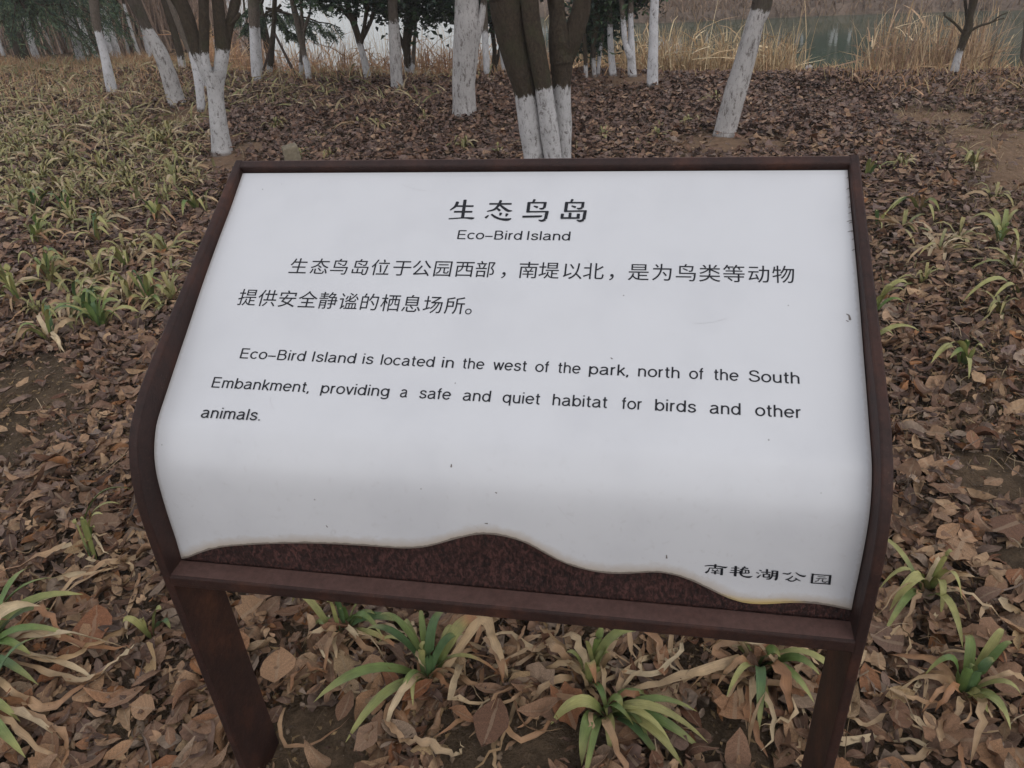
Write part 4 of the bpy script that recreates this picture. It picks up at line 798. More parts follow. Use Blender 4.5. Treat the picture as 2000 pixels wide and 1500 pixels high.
# long withered blades lying in loops, each following its own bends
PATHS=[(8,[(-8,1262,.02),(40,1222,.08),(80,1192,.12),(125,1245,.05)],.024),(8,[(5,1275,.03),(75,1235,.07),(165,1262,.05),(262,1268,.03)],.022),(8,[(20,1268,.03),(110,1288,.05),(185,1252,.06),(238,1232,.03),(240,1248,.02)],.018),(8,[(-5,1285,.04),(90,1312,.05),(165,1332,.04),(230,1290,.04),(262,1262,.03)],.027),(9,[(-5,1325,.05),(45,1362,.04),(92,1380,.03),(175,1330,.03)],.022),(9,[(40,1385,.04),(90,1410,.03),(128,1450,.03),(118,1500,.02)],.018),(8,[(130,1060,.05),(90,1085,.05),(-5,1120,.06)],.026),
 (0,[(850,1340,.02),(778,1358,.05),(760,1415,.04),(795,1450,.04),(840,1450,.04),(880,1478,.03),(903,1472,.03),(900,1450,.03)],.018),(0,[(850,1335,.02),(935,1212,.15),(965,1250,.11),(992,1325,.03)],.026),(0,[(865,1330,.02),(930,1340,.04),(1010,1345,.04),(1060,1312,.05)],.018),(0,[(945,1245,.08),(975,1290,.07),(985,1345,.03)],.020),
 (2,[(1150,1345,.03),(1120,1300,.08),(1055,1280,.05),(1050,1320,.02)],.018),(2,[(1160,1340,.03),(1090,1248,.08),(1050,1222,.06)],.016),(2,[(1160,1345,.03),(1215,1225,.12),(1240,1290,.05)],.018),(3,[(1225,1352,.03),(1330,1322,.05),(1440,1298,.04)],.022),
 (4,[(1440,1300,.04),(1395,1268,.07),(1470,1256,.08),(1530,1325,.06),(1548,1395,.04),(1480,1420,.03)],.023),(4,[(1480,1330,.03),(1425,1322,.05),(1372,1312,.04),(1440,1340,.03)],.022),(4,[(1460,1340,.04),(1462,1400,.04),(1500,1480,.02)],.018),(4,[(1490,1310,.03),(1560,1262,.07),(1600,1300,.03)],.018),(4,[(1430,1262,.07),(1520,1250,.09),(1590,1262,.05)],.016),
 (5,[(1640,1392,.02),(1695,1415,.04),(1745,1385,.04),(1738,1340,.03)],.020),(5,[(1738,1345,.03),(1790,1368,.04),(1858,1376,.03)],.014),(5,[(1860,1380,.03),(1835,1420,.03),(1845,1465,.02)],.016),(6,[(1740,1240,.04),(1760,1225,.06),(1775,1260,.03),(1755,1290,.02)],.012),(6,[(1690,1270,.03),(1660,1330,.03),(1655,1400,.02)],.018)]
for q,(ri,pp,wd_) in enumerate(PATHS):
    R0=ROOTS[ri]; P=catmull([at_z(a,b,h+.03) for a,b,h in pp],5); P=P-np.array(R0.location)
    V,F,st,C=blade_mesh('b',P,wd_*1.15,'dry',4000+q,.45); obj('withered_blade',mesh('withered_blade',V,F,M_BLADE,col=C,uv=st,smooth=True),R0)
# loose withered straps near the board
n=150; 
def loose_blades(n,zone,seed):
    r=np.random.default_rng(seed); Vs=[];Fs=[];Ss=[];Cs=[];off=0
    for i in range(n):
        px_,py_=zone(r); b=at_z(px_,py_,0); b[2]=float(hgt(b[0],b[1]))+.03; a=r.random()*6.283; L_=.12+.20*r.random(); K=11; cv=r.normal(0,1.3)
        t=np.linspace(0,1,K); an=a+cv*t+.18*np.sin(t*5+r.random()*6)+r.normal(0,.9)*(t>.35+.4*r.random()); P=np.stack([b[0]+np.cumsum(np.cos(an))*L_/K,b[1]+np.cumsum(np.sin(an))*L_/K,b[2]+.03*np.sin(t*math.pi)*r.random()+.006*np.sin(t*7+r.random()*6)],1)
        V,F,st,C=blade_mesh('b',P,.009+.014*r.random(),'dry',seed*999+i,.5); Vs.append(V);Fs.append(F+off);Ss.append(st);Cs.append(C);off+=len(V)
    return np.vstack(Vs),np.vstack(Fs),np.vstack(Ss),np.vstack(Cs)
def z1(r):
    q=r.random()
    if q<.45: return 900+650*r.random(),1230+150*r.random()
    if q<.65: return 1640+360*r.random(),1180+320*r.random()
    if q<.75: return 180+120*r.random(),1040+90*r.random()
    if q<.85: return 560+300*r.random(),1180+260*r.random()
    return 0+350*r.random(),480+200*r.random()
V,F,st,C=loose_blades(160,z1,5)
lb=obj('withered_straps',mesh('withered_straps',V,F,M_BLADE,col=C,uv=st,smooth=True)); tag(lb,'tangle of tan withered strap leaves lying on the ground below the board','withered leaves',kind='stuff')
# farther clumps: one mesh each -----------------------------------------
def small_clump_mesh(seed,n=14,rad=.19,wd=.017,dry=.35,h=.11,K=6):
    r=np.random.default_rng(seed); P=[];Wd=[];Tw=[];Cc=[]
    for i in range(n):
        a=r.random()*6.283; R_=rad*(.35+.75*r.random()); dryb=r.random()<dry; hz_=.01 if (dryb or r.random()<.45) else h*r.random()
        if hz_>.08: R_*=.5
        tip=(math.cos(a)*R_,math.sin(a)*R_,hz_); c=blade_curve((r.normal(0,.01),r.normal(0,.01),0),tip,.04+.05*r.random(),K); P.append(c)
        t=np.linspace(0,1,K); wv=wd*(.6+.5*r.random())*np.sin(np.pi*np.clip(t*.9+.1,0,1))**.5; wv[-1]=.001; Wd.append(wv)
        Tw.append(np.cumsum(r.normal(0,.3 if dryb else .08,K)))
        if dryb: C=np.array(DR[r.integers(0,3)])*np.ones((K,1))*(.75+.3*r.random())
        else:
            g=np.array(GR[r.integers(0,4)]); f=(.5+.5*sstep(.0,.9,t)[:,None])*(.5+.9*r.random()); f=np.clip(f,0,1); C=(g*(1-f)+np.array(YL)*f)*np.array([1.0,.93,1.0])*.92
        Cc.append(C)
    V,F,st=ribbons(np.array(P),np.array(Wd),np.array(Tw),.3,3); C=np.repeat(np.array(Cc).reshape(-1,3),3,0)
    return mesh('strap_leaf_clump',V,F,M_BLADE,col=C,uv=st,smooth=True)
CL=[small_clump_mesh(50+i,14+i%4*3,.19+.03*(i%3),.021,.35+.1*(i%3)) for i in range(8)]
pts=[]
def zone_pts(n,x0,x1,y0,y1,seed,cond=None,mind=9):
    r=np.random.default_rng(seed); out=[]; tries=0
    while len(out)<n and tries<n*40:
        tries+=1; x=x0+(x1-x0)*r.random(); y=y0+(y1-y0)*r.random()
        if cond and not cond(x,y): continue
        if all((x-a)**2+((y-b)*1.8)**2>mind*mind*(.3+y/250)**2 for a,b in out): out.append((x,y))
    return out
zl=[('strap-leaved clump in the yellow-green ground cover at the left, before the white trunks','clumps of the left ground cover',zone_pts(118,-20,405,235,400,1)),
    ('low clump among dark fallen leaves left of the sloping frame','clumps left of the frame',zone_pts(26,0,380,400,640,2,lambda x,y:x<470-(y-315)*.42 and not(x<160 and y>640))),
    ('small green tuft in the brown leaves behind the top rail','tufts behind the top rail',[(588,300),(645,300),(700,250),(740,255),(905,290),(975,305),(1130,290),(1290,255),(1285,275),(1345,245),(1360,250),(1250,290),(1180,270),(830,240),(620,268),(1395,205),(540,250),(1040,280)]),
    ('pale clump on the slope right of the frame','clumps on the right slope',[(1900,330),(1940,395),(1760,450),(1830,500),(1760,330),(1985,540),(1870,470),(1800,560),(1950,620)])]
for lab,grp,pl in zl:
    for j,(a,b) in enumerate(pl):
        q=at_z(a,b,0); o=obj('strap_leaf_clump',CL[(j*5+3)%8],None,(q[0],q[1],float(hgt(q[0],q[1])))); o.rotation_euler=(0,0,rng.random()*6.28)
        if grp=='clumps of the left ground cover':
            row='nearest' if b>350 else ('middle' if b>290 else 'farthest'); col_='at the left edge' if a<90 else ('below the slim forward trunk' if a<230 else ('before the rough leaning trunk' if a<340 else 'beside the forked tree'))
            lab=f'yellow-green clump {col_}, {row} band of ground cover'
        elif grp=='clumps left of the frame':
            lab='low clump among dark leaves, '+('level with the board title' if b<470 else 'level with the Chinese lines')+(' near the left edge' if a<150 else ' close to the sloping frame')
        elif grp=='tufts behind the top rail':
            lab='small green tuft behind the top rail, '+('right of the stake' if a<870 else ('left of the multi-stemmed tree' if a<1030 else ('right of the multi-stemmed tree' if a<1270 else 'left of the grey leaning trunk')))+(', well back' if b<262 else ', near the rail')
        elif grp=='clumps on the right slope':
            lab='pale clump on the slope right of the frame, '+('touching the frame' if a<1810 else 'near the right edge')+(', higher up' if b<460 else ', lower down')
        o['label']=lab
        s=(.55+.35*rng.random()) if 'tuft' in lab else (.75+.45*rng.random()); o.scale=(s,s,s); tag(o,lab,'plant',grp)
# ground cover beyond, as a mass; also short dead grass along the ridge
def blades_mass(x,y,Lmin,Lmax,lean,width,cols,K=4,droop=.5,basez=None,wexp=1.0):
    n=len(x); L_=Lmin+(Lmax-Lmin)*rng.random(n)**1.3; a=rng.random(n)*6.283; le=np.abs(rng.normal(0,lean,n)); t=np.linspace(0,1,K)
    z0=hgt(x,y) if basez is None else basez
    hx=np.cos(a)*np.sin(le);hy=np.sin(a)*np.sin(le);hzv=np.cos(le)
    tt=t[None]; P=np.stack([x[:,None]+(hx*L_)[:,None]*(tt+droop*tt**2*.6),y[:,None]+(hy*L_)[:,None]*(tt+droop*tt**2*.6),z0[:,None]+(hzv*L_)[:,None]*(tt-droop*.35*tt**3)],-1)
    P[...,0]+=np.sin(tt*4+rng.random((n,1))*6)*.02*L_[:,None]
    wv=(width*(.6+.8*rng.random((n,1))))*(1-.85*tt**2)
    V,F,st=ribbons(P,wv,rng.random((n,1))*3.1+0*wv)
    c=cols[rng.integers(0,len(cols),n)]*(.7+.6*rng.random((n,1))); C=np.repeat(c,K*2,0); return V,F,st,C
n=40000; x,y=wedge(n,4.6,13.5); px_,py_,_=toproj(np.stack([x,y,0*x],1)); ll=lush(x,y); kp=(rng.random(n)<ll*.9)&(y<ridge(x)+1.2)&(x<1.5); x,y=x[kp],y[kp]
V,F,st,C=blades_mass(x,y,.10,.25,1.25,.017,np.array([(.33,.26,.14),(.37,.30,.18),(.19,.19,.085),(.27,.25,.12),(.40,.32,.21),(.26,.165,.10)]),K=5,droop=1.0)
gc=obj('ground_cover',mesh('ground_cover',V,F,M_COL,col=C)); tag(gc,'yellowing strap-leaved ground cover spreading under the trees at the left','ground cover',kind='stuff')
n=90000; x=-13+20*rng.random(n); y=ridge(x)-2.4+5.6*rng.random(n); 
lft=sstep(-2.4,-4,x); kp=(rng.random(n)<.12+.5*lft+ .5*sstep(2.2,3.2,x)+.35*sstep(-3.2,-2.4,x)*sstep(.8,-.2,x))&(y>ridge(x)-.45-2.1*lft*rng.random(n)-1.0*sstep(2.6,3.6,x)*rng.random(n))&(y<ridge(x)+3.2); x,y=x[kp],y[kp]
V,F,st,C=blades_mass(x,y,.05,.21,.6,.007,np.array([(.40,.24,.13),(.46,.29,.17),(.32,.18,.10),(.42,.32,.17)]),K=4)
dg_=obj('dead_grass',mesh('dead_grass',V,F,M_COL,col=C)); tag(dg_,'orange-brown dead grass fringe along the crest before the lake','dead grass',kind='stuff')
V,F,st,C=blades_mass(SG[0],SG[1],.04,.11,.9,.0035,np.array([(.36,.27,.15),(.42,.33,.20),(.28,.20,.11),(.24,.24,.11)]),K=3,droop=.8)
sg=obj('dry_grass',mesh('dry_grass',V,F,M_COL,col=C)); tag(sg,'short straw coloured grass among leaves on the right slope','dry grass',kind='stuff')
# ------------------------------------------------------------------ reeds
def reed_bed(name,label,x0,x1,r0,r1,n,hmin,hmax,seed,cols,dens=None,w_=.012):
    r=np.random.default_rng(seed); x=x0+(x1-x0)*r.random(n); rr_=r0+(r1-r0)*r.random(n); y=ridge(x)+rr_
    if dens is not None:
        kp=r.random(n)<dens(x,y); x,y=x[kp],y[kp]
    V,F,st,C=blades_mass(x,y,hmin,hmax,.16,w_,cols,K=6,droop=.5)
    # seed heads and broken blades
    n2=int(len(x)*.5); ii=r.integers(0,len(x),n2); x2=x[ii]+r.normal(0,.1,n2);y2=y[ii]; z2=hgt(x2,y2)+(hmin+(hmax-hmin)*r.random(n2))*.7*r.random(n2)**.5
    V2,F2,st2,C2=blades_mass(x2,y2,.18,.5,.8,w_*1.2,cols*1.15,K=4,droop=.9,basez=z2)
    F2=F2+len(V)
    o=obj(name,mesh(name,np.vstack([V,V2]),np.vstack([F,F2]),M_COL,col=np.vstack([C,C2]))); tag(o,label,'reeds',kind='stuff'); return o
GOLD=np.array([(.58,.45,.27),(.52,.38,.23),(.66,.54,.35),(.46,.31,.18),(.42,.28,.17)]); BRN=np.array([(.40,.27,.17),(.46,.33,.20),(.34,.22,.15),(.55,.42,.27)])
def dens_px(px0,px1,soft,py_ref=120):
    def f(x,y):
        X_,_,_=toproj(np.stack([x,y,hgt(x,y)+.5],1)); return sstep(px0-soft,px0+soft,X_)*sstep(px1+soft,px1-soft,X_)
    return f
reed_bed('reed_bed','tall golden dry reeds at the water edge behind the leaning trunk',.6,6.5,1.8,4.4,24000,.55,1.18,1,GOLD,dens_px(1130,1545,22))
reed_bed('reed_bed','a few taller golden reed stems rising above the golden bed',.6,6.0,1.6,4.0,380,1.0,1.7,9,GOLD,dens_px(1150,1565,18),w_=.010)
reed_bed('reed_bed','brown reeds at the right on the lake side',3.5,10,1.7,5.5,22000,.6,1.4,2,BRN,dens_px(1690,1935,22))
reed_bed('reed_bed','thin wispy reeds before the pale water in the middle',-4.2,1.4,1.8,5.5,1700,.8,1.9,3,GOLD,dens_px(560,1120,40),w_=.008)
reed_bed('reed_bed','low orange reeds behind the trunks in the middle',-6,2.0,1.0,3.6,9000,.35,.8,4,np.array([(.50,.30,.17),(.55,.37,.21),(.42,.24,.14)]),dens_px(380,1120,30),w_=.009)
# ------------------------------------------------------------------ trees
def tube(P,Rd,sides=14,noise=.06,seed=0,nfreq=9):
    P=np.asarray(P,float);Rd=np.asarray(Rd,float); d=np.gradient(P,axis=0); d/=np.linalg.norm(d,axis=1)[:,None]+1e-9
    ref=np.array([1.,.05,0]); s=ref-d*(d@ref)[:,None]; s/=np.linalg.norm(s,axis=1)[:,None]; u=np.cross(d,s)
    a=np.linspace(0,2*np.pi,sides,endpoint=False); z=np.concatenate([[0],np.cumsum(np.linalg.norm(np.diff(P,axis=0),axis=1))])
    nz=1+noise*2*(vnoise(np.cos(a)[None]*1.5+z[:,None]*nfreq*.35+seed*7,np.sin(a)[None]*1.5+seed*3+0*z[:,None],seed)-.5)+noise*.8*(vnoise(a[None]*2.2+seed,z[:,None]*nfreq,seed+5)-.5)
    V=P[:,None]+(np.cos(a)[None,:,None]*s[:,None]+np.sin(a)[None,:,None]*u[:,None])*(Rd[:,None]*nz)[...,None]
    n=len(P); idx=np.arange(n*sides).reshape(n,sides); F=np.stack([idx[:-1],np.roll(idx[:-1],-1,1),np.roll(idx[1:],-1,1),idx[1:]],-1).reshape(-1,4)
    return V.reshape(-1,3),F
def stem(name,pts,Y,mat,root,paint_y,top=2.2,seed=0,rings=5,sides=16,foot=True,noise=.07,lab=None,taper=.5,isbase=True,ny=0.0):
    """pts: (xl,xr,y) pixel edges bottom->top at depth Y."""
    if paint_y==0: paint_y=9999
    C=[];Rr=[];py=[]
    for k,(a,b,y) in enumerate(pts):
        Yk=Y+ny*k
        c=at_y((a+b)/2,y,Yk); dpt=(c-CAM)@fw; C.append(c); Rr.append((b-a)/2*dpt/FPX*.97); py.append(y)
    C=np.array(C);Rr=np.array(Rr);py=np.array(py,float)
    if isbase:
        g=float(hgt(C[0][0],C[0][1])); lo=C[0].copy(); dz=C[0][2]-g+.06
        dirv=(C[0]-C[1])/max(1e-6,(C[1][2]-C[0][2])); lo=C[0]+dirv*max(dz,.03); C=np.vstack([lo,C]); Rr=np.concatenate([[Rr[0]*1.30],Rr]); py=np.concatenate([[py[0]+15],py])
    if top>0:
        dv=C[-1]-C[-2]; dv/=np.linalg.norm(dv); e=C[-1]+dv*top*.5+np.array([0,0,.1]); e2=C[-1]+dv*top+np.array([rng.normal(0,.1),rng.normal(0,.1),.25])
        C=np.vstack([C,e,e2]); Rr=np.concatenate([Rr,[Rr[-1]*(1-taper*.45),Rr[-1]*(1-taper)]]); py=np.concatenate([py,[py[-1]-200,py[-1]-400]])
    S=catmull(np.hstack([C,Rr[:,None],py[:,None]]),rings); S[:,3]=np.maximum(S[:,3],.003)
    V,F=tube(S[:,:3],S[:,3],sides,noise,seed)
    pa=np.clip(.5+(S[:,4]-paint_y)/70,0,1); h=S[:,2]-S[0,2]; ft=np.exp(-np.maximum(h-.06,0)/.05) if (isbase and foot) else 0*h
    base=np.array(root.location); 
    o=obj(name,mesh(name,V-base,F,mat,smooth=True,extra={'paint':np.repeat(pa,sides),'foot':np.repeat(ft,sides)}),root)
    if lab: o['label']=lab
    return S
def twigs(root,starts,levels=3,seed=0,L0=.9,r0=.02,n0=3,name='branches',mat=None,upb=.35):
    """bare branching crown joined into one part"""
    r=np.random.default_rng(seed+400); Vs=[];Fs=[];off=0; base=np.array(root.location)
    def rec(p,d,L_,rad,lev):
        nonlocal off
        K=5; pts=[p]; dd=d
        for i in range(K-1):
            dd=dd+r.normal(0,.16,3)+np.array([0,0,upb*.12]); dd/=np.linalg.norm(dd); pts.append(pts[-1]+dd*L_/(K-1))
        V,F=tube(pts,np.linspace(rad,rad*.5,K),5 if lev>0 else 4,.05,int(r.integers(99))); Vs.append(V-base);Fs.append(F+off);off+=len(V)
        if lev<=0: return
        for i in range(3 if lev>1 else 4):
            q=pts[2+int(r.integers(0,3))]; nd=dd+r.normal(0,.62,3); nd[2]=abs(nd[2])*.7+.1; nd/=np.linalg.norm(nd); rec(q,nd,L_*(.6+.25*r.random()),rad*.5,lev-1)
    for p,d in starts: rec(np.array(p,float),np.array(d,float)/np.linalg.norm(d),L0,r0,levels)
    V=np.vstack(Vs); m_=mat or M_TRUNK
    o=obj(name,mesh(name,V,np.vstack(Fs),m_,smooth=True,extra={'paint':np.zeros(len(V)),'foot':np.zeros(len(V))}),root); o['kind']='stuff'; return o
def treeroot(label,base_px,Y=None,group='whitewashed trees in the park',name='tree'):
    if Y is None: b=at_z(base_px[0],base_px[1],0)
    else: b=at_y(base_px[0],base_px[1],Y)
    b=np.array([b[0],b[1],float(hgt(b[0],b[1]))]); r_=empty(name,b); tag(r_,label,'tree',group); return r_,b[1]
def leafy(root,blobs,n,size,cols,seed,name='crown',mat=None):
    """leaf faces clustered in ellipsoids. blobs: (cx,cy,cz,rx,ry,rz)"""
    r=np.random.default_rng(seed); B=np.array(blobs); vol=B[:,3]*B[:,4]*B[:,5]; wch=r.choice(len(B),n,p=vol/vol.sum())
    # sprays: sub-cluster centres so light passes between them
    nc=max(30,n//28); cw=r.choice(len(B),nc,p=vol/vol.sum()); u=r.normal(0,1,(nc,3)); u/=np.linalg.norm(u,axis=1)[:,None]; rad=(.45+.58*r.random((nc,1))**.6); cc=B[cw,:3]+u*rad*B[cw,3:]
    ci=r.integers(0,nc,n); p=cc[ci]+r.normal(0,1,(n,3))*np.array([.085,.085,.06])*(size/.055)
    R=rotmats(r.random(n)*6.283,r.normal(.5,.5,n),r.random(n)*6.283,r.random(n)<.2); s=size*(.7+.6*r.random(n))
    c=cols[r.integers(0,len(cols),n)]*(.6+.8*r.random((n,1)))
    V,F,C,U=scatter(far_p[:2],r.integers(0,2,n),p,R,np.stack([s,s,s],1),c)
    base=np.array(root.location); o=obj(name,mesh(name,V-base,F,mat or M_GLOSSLEAF,col=C,smooth=False),root); o['kind']='stuff'; return o
EVG=np.array([(.020,.042,.022),(.030,.055,.025),(.045,.075,.030),(.016,.032,.022)])
# A: dark multi-stemmed tree behind the middle of the board
rA,YA=treeroot('nearest dark multi-stemmed tree with whitewashed feet behind the middle of the board',(1072,372))
SA=[]
SA.append(stem('trunk',[(1032,1073,372),(1024,1066,311),(1013,1056,240),(1003,1048,178),(985,1040,125),(971,1031,70),(956,1024,0),(946,1018,-60)],YA,M_TRUNK,rA,183,2.0,1,7,20,noise=.10))
SA.append(stem('trunk',[(1071,1105,372),(1063,1098,311),(1054,1088,240),(1043,1077,168),(1030,1068,105),(1020,1058,52),(1015,1052,0),(1012,1048,-60)],YA-.07,M_TRUNK,rA,172,2.0,2,7,20,noise=.10))
SA.append(stem('trunk',[(1097,1121,372),(1090,1117,311),(1085,1116,240),(1080,1114,175),(1073,1118,115),(1070,1128,80)],YA+.06,M_TRUNK,rA,168,0,3,7,20,noise=.12))
SA.append(stem('branch',[(1073,1121,120),(1071,1112,70),(1073,1106,35),(1070,1102,0),(1062,1094,-60)],YA+.05,M_TRUNK,rA,168,1.8,4,6,18,isbase=False,noise=.12))
SA.append(stem('branch',[(1080,1120,120),(1096,1138,70),(1112,1152,28),(1118,1156,0),(1128,1166,-60)],YA+.07,M_TRUNK,rA,168,1.8,5,6,18,isbase=False,noise=.13))
twigs(rA,[(s[-1][:3],s[-1][:3]-s[-6][:3]) for s in SA if len(s)],2,1,.9,.028)
leafy(rA,[(0.1,5.1,3.6,1.5,1.4,.8),(-.7,5.6,3.9,1.0,1.0,.6)],2600,.07,EVG,11)
# B: forked whitewashed tree left of the board
rB,YB=treeroot('forked whitewashed tree splitting into dark limbs, just left of the frame top corner',(433,306))
stem('trunk',[(410,458,306),(412,452,285),(409,444,240),(406,438,196),(401,438,160),(396,438,135)],YB,M_TRUNK,rB,100,0,11,7,20,noise=.09)
sb=[stem('branch',[(398,424,165),(386,410,128),(374,402,104),(362,390,70),(348,378,30),(336,366,0),(320,350,-50)],YB+.02,M_TRUNK,rB,104,1.6,12,6,18,isbase=False,noise=.10),
    stem('branch',[(403,424,165),(392,413,130),(390,409,105),(388,409,60),(388,408,20),(386,406,-50)],YB-.02,M_TRUNK,rB,104,1.8,13,6,18,isbase=False,noise=.09),
    stem('branch',[(412,438,165),(418,443,130),(420,447,98),(417,441,50),(413,436,0),(410,430,-50)],YB+.03,M_TRUNK,rB,96,1.6,14,6,18,isbase=False,noise=.10),
    stem('branch',[(424,446,118),(432,452,82),(440,458,48),(448,468,12),(456,474,-40)],YB+.07,M_TRUNK,rB,96,1.6,15,6,14,isbase=False,noise=.10)]
stem('branch',[(440,449,50),(455,463,38),(466,472,26)],YB+.05,M_TRUNK,rB,0,0,16,4,10,isbase=False)
stem('branch',[(375,392,70),(352,364,30),(322,334,-20)],YB+.12,M_TRUNK,rB,0,1.0,17,5,12,isbase=False)
twigs(rB,[(s[-1][:3],s[-1][:3]-s[-6][:3]) for s in sb],2,2,.8,.02)
def simple(label,base,pts,paint,mat,top=2.4,seed=0,Y=None,lev=2,**k):
    r_,Y_=treeroot(label,base,Y); S=stem('trunk',pts,Y_,mat,r_,paint,top,seed,k.pop('rings',6),k.pop('sides',16),noise=k.pop('noise',.07))
    if lev: twigs(r_,[(S[-1][:3],S[-1][:3]-S[-6][:3]),(S[-5][:3],(S[-1][:3]-S[-6][:3])+np.array([.2,.05,.05]))],lev,seed,.8,max(.01,S[-1][3]*.8),mat=mat)
    return r_,S
simple('rough whitewashed trunk leaning up to the left, with dark bark above',(348,212),[(329,368,212),(322,356,180),(311,343,140),(297,326,100),(278,298,56),(264,286,28),(248,273,0),(225,250,-50)],56,M_TRUNKR,2.2,21)
simple('slim smooth whitewashed trunk with grey top standing forward at the left',(221,184),[(209,232,184),(203,223,150),(196,213,110),(185,199,64),(179,196,40),(173,192,0),(166,184,-50)],60,M_TRUNKG,2.4,22,noise=.03)
rE,SE=simple('broad rough whitewashed trunk left of the dark multi-stemmed tree',(905,228),[(879,933,229),(882,930,205),(883,929,160),(885,934,110),(887,938,60),(888,937,20),(889,936,-50)],-80,M_TRUNKR,2.2,23,rings=8,sides=22,noise=.08)
stem('branch',[(912,934,100),(925,943,60),(934,948,30),(938,950,5),(944,956,-60)],float(SE[2][1])-.02,M_TRUNKR,rE,8,1.4,24,5,12,isbase=False)
simple('straight whitewashed trunk with dark top, in the open middle ground',(776,171),[(763,790,171),(762,786,140),(760,784,100),(758,779,42),(757,777,20),(756,776,-50)],43,M_TRUNKR,2.2,25,noise=.05)
simple('grey whitewashed trunk leaning up to the right, rooted in bare red soil behind the board',(1412,278),[(1383,1441,278),(1391,1437,262),(1404,1448,215),(1415,1460,175),(1430,1472,130),(1442,1482,90),(1456,1492,45),(1466,1506,15),(1478,1518,-50)],20,M_TRUNKR,2.2,26,rings=8,sides=22,noise=.06)
simple('upright pale trunk without dark bark, in front of the golden reeds',(1274,171),[(1262,1286,171),(1264,1286,130),(1267,1286,80),(1268,1286,40),(1270,1287,0),(1271,1287,-50)],-100,M_TRUNKG,2.2,27,noise=.04)
rI,SI=simple('whitewashed trunk forking low into two pale stems',(1235,153),[(1226,1245,153),(1225,1242,120),(1226,1240,90),(1226,1238,60),(1226,1237,25),(1229,1240,-40)],26,M_TRUNKG,1.8,28,noise=.04)
stem('branch',[(1224,1240,112),(1216,1227,85),(1213,1224,55),(1211,1221,30),(1205,1216,-40)],float(SI[2][1])-.02,M_TRUNKG,rI,34,1.5,29,5,12,isbase=False)
simple('slim white trunk with grey fork above, left of the low-forked tree',(1197,151),[(1189,1206,151),(1188,1201,115),(1186,1198,75),(1186,1197,50),(1185,1196,20),(1180,1192,-40)],49,M_TRUNKG,1.8,30,noise=.03)
simple('thin dark stem with a short white foot under the hanging foliage',(1144,155),[(1140,1149,156),(1140,1148,128),(1138,1147,90),(1136,1144,50),(1132,1142,-40)],127,M_TRUNK,1.6,31)
rK,SK=simple('pair of thin white-footed stems crowded together under dark foliage',(1162,152),[(1157,1166,152),(1155,1164,118),(1154,1166,80),(1158,1172,40),(1162,1176,-40)],115,M_TRUNK,1.6,32)
stem('trunk',[(1165,1172,152),(1166,1174,120),(1170,1178,90),(1176,1184,50),(1180,1188,0)],SK[2][1]+.05,M_TRUNKG,rK,85,1.2,33,5,12)
simple('straight whitewashed trunk with a brown upper half, left of the pale water',(503,159),[(492,514,159),(490,511,130),(488,507,90),(487,505,53),(485,506,20),(483,505,-50)],53,M_TRUNKG,2.2,34,noise=.04)
simple('narrow whitewashed trunk partly hidden close behind the brown-topped one',(512,158),[(508,518,158),(506,513,120),(503,510,80),(502,508,53),(500,506,0)],53,M_TRUNKG,1.5,35,Y=10.3)
simple('dark leaning stem with a short white foot and propping sticks',(526,150),[(518,533,152),(521,534,128),(525,537,90),(530,539,50),(532,541,0),(534,543,-40)],128,M_TRUNK,1.8,36,Y=10.1)
rN,SN=simple('whitewashed tree with slender grey limbs in front of the white water',(602,156),[(597,610,157),(593,605,125),(590,600,108),(583,595,82),(575,588,45),(567,579,10),(560,572,-40)],110,M_TRUNKG,1.8,37,noise=.03)
stem('branch',[(586,597,95),(589,596,60),(586,592,25),(582,588,-30)],float(SN[2][1]),M_TRUNKG,rN,0,1.2,38,5,10,isbase=False)
stem('branch',[(589,597,60),(598,604,38),(604,608,22),(603,606,0)],float(SN[2][1]),M_TRUNKG,rN,0,.8,39,5,10,isbase=False)
simple('short thin stem with a white foot beside the slender-limbed tree',(588,154),[(584,592,155),(584,591,124),(585,590,85),(586,590,40)],124,M_TRUNKG,1.2,40,Y=9.9)
rO,SO_=simple('leaning white-footed tree opening into many dark limbs before the water',(719,156),[(711,726,156),(707,721,130),(702,714,105),(696,709,85),(690,703,62),(682,695,38),(676,687,20),(664,674,-20)],84,M_TRUNK,1.2,41)
for i,ptsb in enumerate([[(698,710,85),(706,714,60),(710,718,35),(716,726,-20)],[(702,710,80),(714,722,55),(724,731,30),(730,738,-20)],[(685,694,42),(668,676,22),(655,662,0),(648,656,-30)],[(682,692,35),(676,684,8),(674,681,-30)],[(690,698,55),(692,699,25),(696,704,-30)]]):
    stem('branch',ptsb,float(SO_[2][1])+.03*i,M_TRUNK,rO,0,.8,42+i,5,10,isbase=False)
cO=at_y(690,-75,YO:=float(SO_[2][1])); leafy(rO,[(cO[0],cO[1],cO[2],.75,.6,.42),(cO[0]+.6,cO[1]+.1,cO[2]+.1,.5,.5,.40)],7000,.075,EVG,12)
rP,SP=simple('dark broadleaved evergreen with a dense low crown in the middle distance',(800,153),[(790,800,154),(789,803,120),(786,802,90),(788,806,60),(795,812,20),(800,815,-40)],130,M_TRUNK,1.2,50,Y=9.7)
stem('trunk',[(800,808,154),(802,811,120),(806,813,80),(808,815,40),(806,814,0)],9.65,M_TRUNKG,rP,124,.8,51,5,10)
stem('branch',[(792,802,120),(782,790,85),(772,779,55),(768,774,20)],9.72,M_TRUNK,rP,0,.5,52,5,10,isbase=False)
c1=at_y(845,-45,9.6);c2=at_y(760,-30,9.9);c3=at_y(905,-40,9.3)
